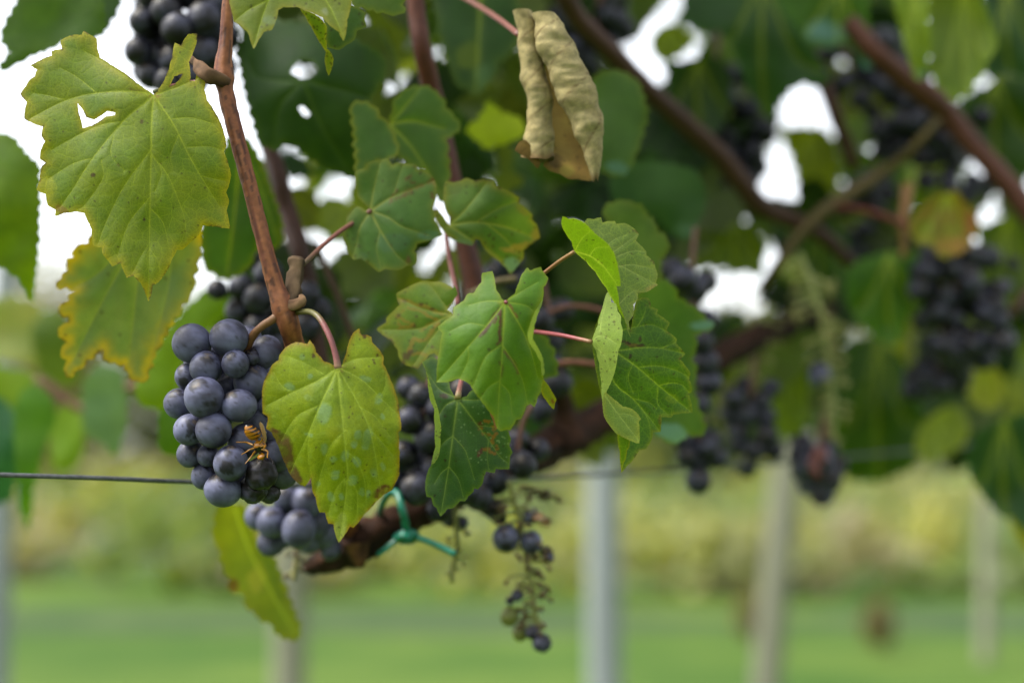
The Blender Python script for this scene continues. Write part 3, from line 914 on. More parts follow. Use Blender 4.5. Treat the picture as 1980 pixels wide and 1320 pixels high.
# --- 8, 9 pair of softer leaves
O8 = L("716,408 705,406 686,396 669,418 670,433 662,457 669,476 672,488 684,502 698,499 713,510 733,526 744,520 771,522 788,513 798,516 807,508 807,491 801,486 807,471 824,467 846,459 856,455 851,442 841,425 838,401 843,384 844,360 839,345 829,335 818,329 807,328 805,320 778,316 772,314 759,319 750,307 735,309 713,314 708,324 687,332 686,360 693,382 710,399")
sp8 = [(760, 470, 30, 20, 0, (98, 140, 104), .5), (790, 503, 5, 9, 0, (135, 100, 75), .8), (840, 350, 4, 12, 0, (150, 130, 50), .7), (700, 497, 12, 8, 0, (110, 150, 110), .5), (830, 455, 22, 9, 0, (104, 152, 120), .7)]
for ln, r_ in (("755,385 768,368 780,350 795,340", 3), ("770,375 790,370 805,362 830,352 842,345", 3.2), ("745,398 765,385 785,378 800,374", 2.6), ("835,375 842,395", 3), ("790,345 800,355 815,345", 2.5)):
    for a, b_, *_ in smooth_line(L(ln), 4):
        if rs7.random() < .75: sp8.append((a, b_, r_, r_, 0, (120, 84, 35), .75))
leaf('rounded green leaf with a pale star of veins and rusty marks near its top edge',
     [dict(outline=O8, sat=.25, d=0.612, veins=VL("2.2:716,408 760,380 800,365 838,350", "2.2:716,408 735,445 765,490 790,512", "1.8:716,408 696,440 690,470 682,495", "1.8:716,408 722,370 735,315", "1.6:716,408 750,420 778,438 830,455", "1.3:716,408 690,400 672,420", "1:735,445 728,480 735,515", "1:760,380 770,345 778,322"), step=3.8, seed=41,
           ctl=[(716, 408, 4), (670, 470, 4), (750, 310, 6), (840, 360, 6), (850, 455, 6), (760, 520, 0), (780, 430, 0)], c1=(84, 130, 46), c2=(108, 146, 66), edge=(150, 158, 52), ew=6, ea=.7, vein=(166, 176, 84), fine=.2, spots=sp8, specks=25)],
     petiole=[(585, 512, .585), (600, 498, .59), (625, 474, .60), (660, 446, .612), (700, 420, .622), (716, 408, .617)], pr=4.5, pc=[(0, (110, 95, 50)), (.3, (150, 85, 70)), (1, (150, 100, 80))])
O9 = L("869,435 870,421 862,408 858,394 858,375 859,360 863,350 878,353 890,350 902,344 919,350 936,346 953,350 958,360 984,370 1004,382 1005,394 1018,404 1030,416 1028,425 1038,435 1044,459 1028,471 1011,484 1013,496 1006,508 999,516 987,530 979,518 965,505 943,488 928,464 919,462 914,474 900,472 882,467 865,455 848,435 841,420 839,406 846,404 853,413 865,430")
sp9 = [(1000, 478, 26, 7, -.35, (165, 150, 72), .85), (990, 512, 16, 14, .5, (130, 175, 155), .85), (895, 470, 24, 6, .25, (120, 160, 120), .7), (1035, 455, 9, 12, 0, (160, 140, 80), .7), (1010, 408, 12, 5, .6, (150, 140, 70), .6), (880, 365, 14, 12, 0, (120, 138, 80), .5), (985, 485, 20, 4, .3, (165, 152, 80), .7)]
leaf('soft green leaf with scorched right edge and pale blue tip, beside the rusty marked leaf',
     [dict(outline=O9, sat=.25, d=0.622, veins=VL("2.2:869,435 920,430 980,440 1035,462", "2:869,435 900,405 940,355", "1.8:869,435 905,460 960,495 985,525", "1.2:920,430 960,405 1000,390", "1.2:940,432 975,460 1000,490"), step=3.8, seed=43, ctl=[(869, 435, 4), (860, 360, 5), (1040, 450, 6), (985, 525, 9), (930, 400, -2), (920, 463, 2)],
           c1=(92, 134, 52), c2=(112, 148, 68), edge=(160, 160, 60), ew=7, ea=.7, vein=(164, 176, 84), fine=.15, spots=sp9, specks=30, brown=.3)])
tube_pts = [(866, 380, .68), (862, 420, .66), (866, 470, .65), (876, 530, .64), (880, 580, .63)]

# --- 13 upper folded leaf on the right
F13 = L("1111,486 1105,467 1094,452 1085,433 1088,418 1099,423 1110,422 1129,430 1151,452 1177,474 1189,493 1196,523 1200,553 1192,553 1197,588 1208,620 1219,652 1208,618 1195,596 1173,558 1151,525 1132,504")
B13 = L("1111,486 1118,455 1129,432 1135,423 1148,424 1162,420 1165,430 1188,427 1192,433 1208,431 1225,441 1235,452 1229,465 1238,474 1250,487 1250,494 1265,506 1267,517 1272,531 1268,547 1272,550 1252,564 1233,566 1233,580 1225,588 1225,607 1216,621 1215,640 1219,652 1208,618 1195,596 1173,558 1151,525 1132,504")
leaf('sharp folded leaf right of centre, lime front half bent over a grey green back half',
     [dict(outline=F13, k=K * 1.5, d=0.556, veins=VL("1.8:1111,486 1140,495 1165,512 1190,545", "1.3:1111,486 1125,462 1140,448", "1.2:1140,495 1152,480 1175,478", "1.1:1150,502 1170,520 1192,550", "1.4:1112,488 1133,506 1152,527 1174,560 1196,598 1216,645"), step=2.8, seed=51, wave=.8,
           ctl=[(1111, 486, 8), (1173, 558, 8), (1219, 650, 8), (1090, 425, -2), (1190, 500, -9)], c1=(132, 168, 44), c2=(146, 178, 56), edge=(160, 180, 60), ew=3, ea=.5, vein=(184, 202, 104), fine=.35, crease=.5, specks=8),
      dict(outline=B13, sat=.4, k=K * 1.1, d=0.567, veins=VL("1.6:1130,505 1180,490 1235,452", "1.7:1160,540 1195,515 1230,530 1268,549", "1.2:1150,500 1185,465 1210,455", "1.2:1195,495 1225,485 1250,488", "1.2:1195,515 1225,512 1262,520", "1.1:1195,590 1215,570 1230,560"), step=2.8, seed=52, wave=1,
           ctl=[(1111, 486, -2), (1173, 558, -2), (1219, 650, -3), (1160, 430, 8), (1270, 540, 12), (1240, 470, 12)], c1=(120, 150, 62), c2=(138, 162, 82), edge=(160, 172, 76), ew=4, ea=.6, vein=(172, 190, 112), fine=.7, crease=.5, specks=16, brown=.3, spots=[(1262, 555, 16, 4, -.3, (175, 165, 95), .8)])],
     petiole=[(1050, 530, .575), (1065, 518, .572), (1085, 503, .568), (1110, 487, .564)], pr=4, pc=PET_TAN)

# --- 14 lower folded leaf
B14 = L("1165,775 1144,661 1155,620 1165,597 1180,600 1195,590 1213,620 1220,640 1231,580 1239,576 1253,576 1258,585 1257,593 1272,598 1270,606 1295,624 1288,639 1309,655 1307,664 1325,684 1315,694 1335,721 1332,729 1338,755 1332,762 1339,797 1320,798 1302,801 1298,807 1279,805 1277,835 1262,834 1261,848 1249,868 1236,870 1225,887 1213,900 1202,913 1201,890 1205,860 1180,800")
F14 = L("1144,661 1155,631 1165,595 1174,564 1180,570 1182,585 1191,587 1194,601 1201,612 1200,623 1204,638 1201,664 1195,677 1193,696 1187,724 1174,754 1165,777 1163,740 1159,702 1152,677")
G14 = L("1165,777 1167,765 1170,757 1185,770 1204,786 1220,789 1234,800 1239,811 1235,815 1236,857 1220,852 1207,846 1194,840 1182,827 1168,805")
H14 = L("1194,839 1207,844 1218,850 1217,862 1212,872 1210,887 1204,898 1202,914 1200,900 1198,873")
sp14 = [(1222, 667, 14, 4, .1, (120, 85, 35), .8), (1213, 662, 8, 3, .4, (75, 45, 25), .85), (1240, 668, 9, 3, -.2, (80, 50, 28), .85), (1219, 688, 3, 6, .4, (65, 45, 25), .9), (1238, 655, 2.5, 6, .1, (75, 50, 28), .8), (1205, 660, 5, 2.5, 0, (80, 50, 25), .8), (1320, 771, 2, 2, 0, (60, 45, 20), .9), (1325, 768, 2, 2, 0, (60, 45, 20), .9), (1300, 770, 14, 10, 0, (128, 152, 38), .6), (1271, 690, 2, 2, 0, (60, 45, 20), .9), (1257, 799, 2, 2, 0, (60, 45, 20), .9), (1276, 812, 3, 10, 0, (110, 80, 30), .6)]
leaf('sharp dark green leaf with a pale folded front strip, under the lime folded leaf',
     [dict(outline=B14, d=0.571, veins=VL("2.2:1170,668 1193,682 1235,712 1277,748 1335,795", "1.8:1165,665 1195,677 1236,672 1277,673 1323,683", "1.8:1172,700 1190,742 1223,770 1250,800 1275,832", "1.3:1195,640 1230,632 1260,628 1285,638", "1.2:1235,710 1270,707 1305,715 1332,728", "1.2:1275,745 1300,740 1320,745 1333,760", "1.2:1272,750 1272,780 1290,800", "1.1:1232,632 1245,610 1250,590", "1.1:1240,788 1255,815 1258,845", "1:1277,673 1300,665 1308,660", "1:1225,700 1215,730 1225,760", "1:1225,770 1255,778 1270,790"), step=2.8, seed=61, wave=1.2,
           ctl=[(1144, 661, 0), (1165, 775, 0), (1202, 912, 0), (1250, 580, 12), (1330, 720, 14), (1270, 835, 9), (1230, 700, 6)], c1=(78, 120, 22), c2=(98, 138, 34), edge=(150, 160, 50), ew=4, ea=.7, vein=(160, 186, 86), fine=.85, crease=.6, spots=sp14, specks=20, brown=.3),
      dict(outline=F14, sat=.5, k=K * 1.3, d=0.560, veins=VL("1.6:1146,661 1156,650 1175,653 1192,665", "1.2:1148,668 1170,690 1180,720", "1.2:1160,640 1165,610 1176,575"), step=2.8, seed=62, wave=.5, ctl=[(1144, 661, 8), (1163, 740, 9), (1172, 566, 8), (1200, 630, -6), (1190, 700, -3)], c1=(142, 168, 84), c2=(156, 178, 96), edge=(160, 180, 96), ew=3, ea=.5, vein=(170, 190, 112), fine=.35, crease=.4, specks=30),
      dict(outline=G14, sat=.4, d=0.559, veins=VL("1.5:1170,765 1195,800 1234,850", "1:1195,800 1212,800 1232,808"), step=2.8, seed=63, wave=.5, ctl=[(1165, 777, 9), (1185, 830, 8), (1235, 810, -3), (1235, 855, -1)], c1=(122, 152, 78), c2=(142, 166, 92), edge=(172, 180, 84), ew=6, ea=.6, vein=(166, 186, 110), fine=.4, crease=.4),
      dict(outline=H14, d=0.563, step=2.8, seed=64, wave=.4, ctl=[(1195, 840, 2), (1202, 910, 6)], c1=(112, 150, 44), c2=(124, 158, 50), ew=2, fine=.6)],
     petiole=[(1022, 640, .60), (1050, 643, .588), (1085, 648, .577), (1118, 655, .570), (1144, 661, .566)], pr=4.4, pc=PET_PINK)

# --- 11, 12 leaves at the top edge
leaf('olive leaf with two pointed lobes hanging from the top edge right of the cane',
     [dict(outline=L("560,-90 480,-60 436,-20 443,0 450,30 452,42 462,47 478,62 482,70 490,95 500,78 510,62 526,58 533,42 538,20 548,14 575,14 600,24 625,35 640,52 655,62 664,80 668,70 671,40 678,15 680,0 690,-40 640,-80"), d=0.534, veins=VL("2.4:570,-80 520,0 490,90", "2.4:570,-80 630,0 666,75", "1.6:520,0 480,20 455,40"), step=4, seed=71, ctl=[(570, -80, 6), (490, 90, 4), (666, 78, 0)], c1=(128, 144, 56), c2=(146, 154, 70), edge=(178, 165, 50), ew=6, ea=.7, fine=.2, specks=30, brown=.25, spots=[(520, 40, 14, 9, 0, (150, 175, 150), .5), (628, 22, 7, 7, 0, (180, 190, 165), .6)])], petiole=[(570, -80, .54), (540, -110, .56), (470, -120, .57)], pr=5)
leaf('narrow yellow green leaf lobe with black specks and thin point, below the top olive leaf',
     [dict(outline=L("580,18 590,32 602,52 610,68 620,85 630,100 628,120 635,147 641,135 645,115 640,102 632,95 630,75 632,52 622,38 606,26"), d=0.578, step=3.5, seed=72, c1=(112, 142, 34), c2=(130, 152, 50), ew=3, fine=.1, specks=30, speck_c=(50, 40, 15), ctl=[(590, 20, 0), (635, 140, 6)]),
      dict(outline=L("625,35 632,52 630,75 634,92 655,97 672,86 685,78 690,60 708,52 704,38 707,25 690,15 670,10 640,15"), d=0.590, step=4, seed=73, c1=(72, 108, 54), c2=(84, 118, 62), edge=(140, 150, 50), ew=4, fine=.1, specks=8)])
leaf('grey green leaf edge cut by the top edge, left of the dark upright cane',
     [dict(outline=L("680,-40 680,8 700,14 740,24 770,28 782,26 778,10 780,-40"), d=0.60, step=5, seed=74, c1=(96, 128, 62), c2=(112, 138, 74), ew=5, edge=(150, 160, 70), fine=0)])

# --- 10 softer leaves, upper middle
leaf('broad shaded dark green leaf with two small white holes, right of the sharp cane',
     [dict(outline=L("458,95 475,60 520,40 600,45 680,75 738,105 745,140 720,185 695,215 690,245 692,300 690,345 660,335 640,330 610,312 575,285 545,275 535,292 520,285 500,275 490,235 475,180"), d=0.70, holes=[L("562,140 575,120 590,116 605,122 614,136 600,150 580,152"), L("577,207 586,206 599,220 594,227 585,222")], step=7, seed=81, veins=VL("3:580,160 540,210 530,280", "3:590,165 620,240 680,340", "2.5:580,160 500,150 480,120", "2.5:600,160 680,180 710,190"), ctl=[(580, 160, 0), (480, 100, 10), (690, 340, 15), (740, 120, 12)],
           c1=(52, 88, 30), c2=(64, 98, 36), ew=5, edge=(110, 130, 40), ea=.4, vein=(90, 118, 50), fine=0)])
leaf('soft grey green leaf with a folded left flap, directly above the rusty marked leaf',
     [dict(outline=L("755,240 760,215 770,185 790,170 810,166 835,172 850,185 862,208 880,228 890,245 880,258 862,268 865,300 868,320 866,352 858,392 845,380 820,330 800,320 770,300"), d=0.662, step=5, seed=82, veins=VL("2:755,240 800,235 860,250", "2:755,240 800,290 850,370", "1.6:755,240 790,200 810,172"), c1=(84, 124, 52), c2=(104, 138, 72), edge=(150, 158, 48), ew=6, ea=.6, fine=0, ctl=[(755, 240, 0), (870, 240, 8), (855, 380, 4)]),
      dict(outline=L("678,205 700,197 718,203 735,225 755,245 765,270 770,295 755,305 730,312 710,320 690,335 688,290 684,250"), d=0.652, step=5, seed=83, c1=(92, 130, 72), c2=(106, 142, 86), ew=4, fine=0, wave=.8)])
leaf('dark green leaf with a yellow mottled patch, left of the curled dead leaf',
     [dict(outline=L("830,-40 990,-40 1003,30 1000,70 985,105 965,120 955,150 940,160 925,185 905,170 885,165 872,130 858,95 850,50 842,10"), d=0.76, step=7, seed=84, veins=VL("2.5:930,-20 925,80 920,175"), c1=(56, 92, 44), c2=(70, 108, 56), ew=7, fine=0, edge=(110, 130, 60), spots=[(905, 110, 24, 26, 0, (125, 140, 55), .7), (935, 150, 18, 24, 0, (120, 160, 120), .5)])])
leaf('bright yellow green small leaf lit through, left of the curled dry leaf bottom',
     [dict(outline=L("905,245 925,235 938,215 945,196 955,205 968,222 990,225 1010,235 1012,262 990,272 960,280 945,288 930,275 912,262"), d=0.80, step=6, seed=85, k=K * 1.9, c1=(165, 175, 14), c2=(178, 182, 26), ew=0, fine=0)])  # raised leaf colour stands in for light shining through
leaf('thin olive leaf below the bright yellow leaf, upper centre',
     [dict(outline=L("962,285 985,280 992,300 985,330 1000,340 1012,350 995,362 975,372 962,378 955,360 968,330"), d=0.82, step=6, seed=86, c1=(120, 132, 40), c2=(140, 145, 50), ew=0, fine=0)])
leaf('green leaf with a pale blue lower tip, right beside the curled dry leaf',
     [dict(outline=L("1140,170 1150,148 1175,138 1205,140 1235,160 1245,195 1250,225 1240,270 1228,300 1215,330 1198,340 1172,335 1160,322 1150,260"), d=0.74, step=6, seed=87, c1=(84, 118, 62), c2=(96, 130, 72), edge=(130, 145, 60), ew=6, fine=0, spots=[(1195, 325, 28, 12, .2, (115, 165, 150), .7)])])
leaf('round blurred green leaf with bluish lower edge, above the pale toothed blurred leaf',
     [dict(outline=L("1185,335 1215,316 1265,315 1310,320 1345,330 1362,365 1364,395 1350,425 1335,458 1318,462 1290,440 1262,415 1215,405 1195,400 1180,370"), d=0.86, step=8, seed=88, c1=(62, 104, 52), c2=(80, 120, 66), ew=0, fine=0, spots=[(1330, 445, 22, 14, 0, (110, 150, 125), .7)])])
leaf('blurred pale green toothed leaf directly behind the upper folded leaf',
     [dict(outline=L("1168,402 1185,392 1205,388 1228,394 1245,405 1250,420 1265,430 1272,448 1290,462 1290,485 1278,500 1275,540 1255,530 1220,500 1180,450"), d=0.70, step=5, seed=89, c1=(100, 132, 62), c2=(118, 146, 78), edge=(140, 150, 70), ew=6, fine=0)])
leaf('blurred green leaf with a turquoise right tip and turquoise bottom, behind the lower folded leaf',
     [dict(outline=L("1235,565 1262,552 1280,540 1296,548 1310,575 1330,588 1350,600 1366,618 1380,632 1360,640 1344,648 1346,672 1338,695 1345,720 1340,760 1350,790 1364,830 1350,842 1330,838 1318,850 1300,858 1280,845 1260,835 1240,700"), d=0.68, step=5, seed=90, c1=(86, 126, 58), c2=(104, 140, 74), edge=(130, 150, 60), ew=6, fine=0, ctl=[(1250, 580, 0), (1380, 630, 12), (1350, 840, 12)], spots=[(1362, 628, 26, 10, -.1, (125, 180, 172), .75), (1300, 835, 34, 16, .3, (130, 185, 175), .75)])])

# --- right hand side, well out of focus
RS = [
    ('large blurred dark green leaf at upper right hanging from the top edge', "1318,40 1330,-30 1420,-50 1492,-20 1515,32 1555,71 1578,110 1602,158 1580,166 1555,160 1527,173 1513,190 1503,205 1492,228 1472,209 1452,177 1432,126 1413,75 1390,59 1350,60", .95, (52, 92, 44), (62, 102, 52), []),
    ('blurred green leaf at upper right edge with a bright turquoise patch', "1490,-40 1523,32 1555,59 1568,82 1600,92 1635,80 1652,98 1661,116 1681,136 1690,112 1682,71 1675,32 1680,-40", .98, (66, 108, 46), (84, 122, 58), [(1597, 60, 36, 20, .1, (120, 172, 165), .7), (1676, 125, 12, 20, 0, (110, 175, 165), .8)]),
    ('blurred bright olive leaf at the top right, narrow left half of the pair', "1725,-40 1735,20 1746,60 1755,100 1765,130 1778,156 1792,140 1796,90 1792,40 1795,-40", .90, (128, 150, 58), (142, 160, 66), [(1785, 145, 14, 12, 0, (120, 165, 150), .7)]),
    ('blurred broad olive yellow leaf hanging at the top right', "1795,-40 1880,-40 1905,20 1926,78 1922,100 1903,116 1900,145 1886,158 1877,178 1858,188 1843,196 1828,178 1806,150 1796,90", .92, (110, 130, 44), (128, 142, 52), []),
    ('blurred dark green leaf in the top right corner', "1890,-40 2020,-40 2030,120 1990,150 1950,140 1912,150 1905,120 1925,95 1915,40", 1.0, (44, 82, 42), (56, 96, 50), []),
    ('small autumn leaf, orange brown and yellow green, far right', "1757,437 1768,422 1783,406 1798,388 1815,378 1832,376 1850,370 1860,380 1862,394 1876,402 1888,418 1890,445 1880,458 1878,469 1866,480 1852,492 1838,488 1823,498 1813,487 1807,473 1790,468 1771,465", .93, (150, 150, 40), (150, 120, 50), [(1845, 475, 34, 18, 0, (190, 135, 85), .9), (1875, 440, 14, 30, 0, (170, 105, 75), .9), (1825, 420, 20, 6, -.5, (150, 75, 45), .7), (1790, 440, 20, 14, 0, (140, 150, 40), .8)]),
    ('blurred mid green leaf on the right between the autumn leaf and the stripped stalk', "1640,530 1655,512 1673,500 1710,492 1752,488 1783,504 1795,535 1799,567 1791,586 1768,598 1752,606 1748,632 1740,656 1720,662 1700,655 1685,640 1665,626 1650,605 1638,575", 1.02, (72, 116, 40), (92, 132, 54), [(1720, 645, 22, 14, 0, (110, 155, 120), .6)]),
    ('upright yellow green blurred leaf left of the stripped pale stalk, lower right', "1492,690 1505,672 1530,668 1552,690 1560,740 1556,800 1545,845 1525,838 1505,848 1496,800 1490,750", 1.08, (120, 138, 30), (130, 146, 40), []),
    ('large deep green blurred leaf at lower right above the wire', "1640,660 1690,650 1740,690 1775,760 1790,850 1760,905 1700,930 1640,925 1620,860 1625,760", 1.2, (64, 98, 28), (78, 112, 36), []),
    ('pale yellow rounded leaf glowing at the right below the dark grape cluster', "1868,745 1880,715 1905,706 1930,718 1940,745 1935,775 1915,792 1892,785 1875,770", 1.12, (182, 178, 90), (190, 184, 100), []),
    ('pale olive blurred leaf resting over the wire at lower right', "1770,860 1785,820 1815,795 1845,785 1868,805 1872,840 1850,868 1820,880 1802,895 1785,885", 1.1, (150, 162, 84), (160, 170, 92), []),
    ('drooping dark green leaf at the right edge below the wire', "1870,880 1890,840 1930,815 1985,800 2010,850 2010,1020 1985,1030 1960,1000 1930,990 1905,960 1880,925", 1.0, (48, 88, 44), (60, 100, 52), []),
    ('yellow tipped leaf at the right edge, lowest of all on that side', "1952,985 1975,975 2010,985 2020,1080 1992,1070 1968,1040 1955,1015", 1.05, (168, 150, 40), (176, 158, 50), []),
    ('blurred yellow leaf glimpsed behind the bare diagonal shoot', "1505,252 1545,245 1590,250 1622,280 1620,340 1600,400 1570,425 1548,400 1540,330 1530,300", 1.15, (140, 150, 24), (150, 158, 32), []),
    ('lime leaf glowing small at right of centre among the stripped stalks', "1420,690 1450,680 1470,700 1462,740 1440,760 1418,735", 1.1, (150, 160, 60), (160, 168, 70), []),
]
RS += [
    ('blurred dark leaf in shade, left of the large dark upper right leaf', "1288,118 1320,125 1345,112 1385,112 1412,150 1408,205 1385,255 1350,272 1315,248 1296,190", 1.0, (52, 84, 20), (62, 96, 26), []),
    ('dull green blurred leaf at the far right under the olive pair', "1835,215 1880,180 1925,160 2010,150 2010,330 1960,345 1915,310 1870,265", 1.06, (54, 86, 30), (66, 98, 36), []),
    ('blurred olive leaf under the diagonal cane, left of the bare shoot', "1360,440 1400,420 1450,440 1480,480 1470,530 1420,520 1380,500", 1.04, (104, 122, 34), (118, 132, 40), []),
    ('blurred deep green leaf right of the bare shoot, beside the dim grapes', "1560,440 1610,420 1640,470 1630,540 1590,570 1550,530 1540,480", 1.10, (58, 96, 24), (72, 110, 30), []),
    ('dull olive blurred leaf behind the autumn leaf at the right edge', "1890,440 1950,420 2000,450 2000,560 1940,600 1900,540", 1.12, (92, 112, 34), (106, 124, 40), []),
    ('small yellow green leaf lit through, right of the curled dead leaf near the top', "1262,70 1290,48 1325,58 1340,85 1310,110 1280,118 1262,100", 1.04, (140, 156, 24), (150, 164, 32), []),
]
for i, (lb, ol, d, c1, c2, sp) in enumerate(RS):
    O = L(ol)
    xs, ys = [p[0] for p in O], [p[1] for p in O]
    cx, cy = sum(xs) / len(xs), sum(ys) / len(ys)
    vn = [([(cx, min(ys) + 4), (cx - 3, cy), (cx + 4, max(ys) - 6)], 3), ([(cx, min(ys) + 6), ((cx + min(xs)) / 2, cy), (min(xs) + 12, cy + 30)], 2.4), ([(cx, min(ys) + 6), ((cx + max(xs)) / 2, cy), (max(xs) - 12, cy + 30)], 2.4)]
    leaf(lb, [dict(outline=O, d=d, step=8, seed=100 + i, k=K * (1.35 if sum(c2) > 240 else 1.05), c1=c1, c2=c2, ew=5, edge=tuple(min(200, c * 1.3) for c in c2), ea=.4, fine=0, spots=sp, wave=3, crease=2, veins=vn, cup=2.5 * (1 if i % 2 else -1) * -1)])

# --- left side, out of focus
LS = [
    ('blurred dark olive leaf in the top left corner', "30,10 60,-40 190,-40 200,20 202,57 190,70 165,72 120,80 95,95 60,108 33,123 0,137 8,118 25,103 12,90 3,73 10,48", .68, (70, 100, 26), (84, 112, 30)),
    ('thin dark leaf tip hanging beside the top left grape cluster', "200,-30 240,-30 228,18 216,38 202,62 198,30", .72, (48, 78, 26), (58, 88, 30)),
    ('blurred olive green leaf cut by the left edge of the picture', "-70,240 0,258 25,265 48,295 75,320 76,380 75,450 70,520 62,582 48,560 35,538 10,520 -30,500 -70,400", .70, (94, 120, 24), (110, 132, 32)),
    ('pale blue green hanging leaf below the soft grey green leaf on the left', "160,745 180,715 205,705 235,720 243,760 242,800 236,850 222,882 205,860 185,848 165,835", .92, (104, 138, 104), (116, 148, 112)),
    ('long hanging blurred green leaf crossing the wire at the far left', "28,790 45,755 70,742 100,770 105,810 88,850 75,890 62,950 55,1022 40,985 35,920 30,860", .90, (80, 122, 40), (92, 132, 50)),
    ('teal tinted blurred leaf at the left edge above the wire', "-60,760 0,770 28,800 34,860 30,930 20,965 -20,975 -60,960", .95, (40, 92, 62), (54, 106, 72)),
    ('blurred lime leaf above the long hanging leaf at far left', "-60,690 0,710 50,720 80,738 60,760 30,790 0,800 -60,790", 1.0, (120, 146, 50), (132, 154, 60)),
    ('blurred yellow green leaf left of the pale blue green leaf', "98,830 115,790 150,770 160,830 158,880 140,905 118,910 100,890", 1.05, (118, 146, 36), (128, 152, 44)),
    ('bright green blurred leaf wedge left of the grape bunch top', "262,745 295,690 330,630 360,595 398,560 430,560 440,600 400,640 350,700 340,760 330,800 300,790 270,780", .80, (112, 140, 28), (124, 150, 36)),
    ('deep green square edged leaf left of the lower grapes of the sharp bunch', "308,800 330,780 355,790 362,840 355,875 330,880 310,868", .74, (78, 112, 22), (88, 120, 26)),
    ('pale dry grey green blurred leaf at far left below the olive leaf', "-40,590 20,570 60,580 100,610 110,680 90,715 40,700 -20,690", 1.15, (140, 150, 100), (160, 162, 116)),
    ('dull green blurred leaf at left between the pale dry leaf and the yellow toothed leaf', "60,640 90,600 125,610 160,680 150,740 118,745 80,720", 1.12, (90, 112, 50), (104, 122, 58)),
]
for i, (lb, ol, d, c1, c2) in enumerate(LS):
    leaf(lb, [dict(outline=L(ol), d=d, step=8, seed=140 + i, k=K * (1.5 if i < 3 else 1.6), c1=c1, c2=c2, ew=4, edge=c2, fine=0, wave=3, cup=2)])

# --- drooping yellow leaf at the bottom
leaf('drooping yellow olive leaf hanging below the sharp grape bunch, seen almost edge on',
     [dict(outline=L("430,975 457,975 477,985 483,1020 503,1053 527,1073 545,1120 555,1150 563,1173 580,1213 577,1233 557,1235 540,1227 530,1212 520,1203 500,1193 490,1180 477,1173 474,1158 470,1150 462,1146 450,1147 440,1137 447,1117 433,1093 428,1067 413,1040 415,1013 417,990"), d=0.735, step=5, seed=161, veins=VL("2.5:455,985 490,1080 570,1225"), ctl=[(455, 980, 0), (430, 1090, -10), (540, 1110, 10), (575, 1225, 0)],
           k=K * 1.35, c1=(128, 142, 18), c2=(152, 158, 30), edge=(150, 140, 40), ew=6, ea=.5, fine=0, spots=[(450, 1132, 12, 14, 0, (125, 90, 30), .9), (495, 1120, 18, 34, .2, (170, 165, 80), .7), (525, 1100, 10, 60, -.3, (100, 122, 30), .6)])])

# ------------------------------------------------------------------ curled dry leaf
def roll(axis, d, turns, seed, side=1, c1=(196, 178, 120), c2=(214, 200, 144), n_a=40):
    A = smooth_line(axis, 4)
    v, c, q, f = [], [], [], []
    n = len(A)
    for i, (x, y, hw) in enumerate(A):
        r0 = hw / F * d
        ctr = np.array(P(x, y, d))
        for j in range(n_a + 1):
            t = j / n_a
            a = math.radians(-150 + turns * 360 * t)
            wob = 1 + 0.05 * (vnoise(np.array([y / 7]), np.array([t * 14]), seed + 40)[0] - 0.5) * 2.2 + 0.22 * (vnoise(np.array([y / 22]), np.array([t * 6]), seed)[0] - 0.5) + 0.05 * math.sin(y / 13.0 + 4 * t)
            if i > n - 7: wob *= 1 + 0.12 * (vnoise(np.array([t * 20]), np.array([1.0]), seed + 4)[0] - .5) * (i - n + 7) / 3
            r = r0 * (1.0 - 0.30 * t) * wob
            end = 0.0 if i < n - 6 else (vnoise(np.array([t * 12]), np.array([3.0]), seed + 8)[0] - .5) * 0.003 * (i - n + 7) / 6
            v.append(ctr + nR * math.sin(a) * r * side - nF * math.cos(a) * r * 1.15 - nU * end)
            ss = hw * (j / n_a) * turns * 6.3
            vein = max(0.0, 1 - abs(((y * 0.9 + side * ss * 0.55) % 62) - 31) / 2.4) * 0.75
            nn = fbm(np.array([ss + 300.0]), np.array([y]), 28, seed)[0]
            n2 = fbm(np.array([ss + 300.0]), np.array([y]), 9, seed + 2)[0]
            cc = (lin(*c1) * (1 - nn) + lin(*c2) * nn) * (0.45 + 1.05 * n2)
            cc = cc * (1 - vein) + lin(112, 80, 46) * vein
            if n2 > 0.72: cc = cc * 0.72
            eb = max(0, 1 - (n - 1 - i) / 4) * 0.8
            cc = cc * (1 - eb) + lin(120, 84, 44) * eb
            c.append((*(cc * K * 1.05), 0.25))
            q.append((ss / 10, y / 10, 0))
    w_ = n_a + 1
    for i in range(n - 1):
        for j in range(n_a):
            t4 = (i * w_ + j, i * w_ + j + 1, (i + 1) * w_ + j + 1, (i + 1) * w_ + j)
            f.append(t4 if side < 0 else t4[::-1])
    return v, f, c, q


def tri_join(gs):
    V_, F_, C_, Q_ = [], [], [], []
    for v, f, c, q in gs:
        s = len(V_)
        V_ += list(v)
        F_ += [tuple(int(i) + s for i in t) for t in f]
        C_ += list(c)
        Q_ += list(q)
    return V_, F_, C_, Q_


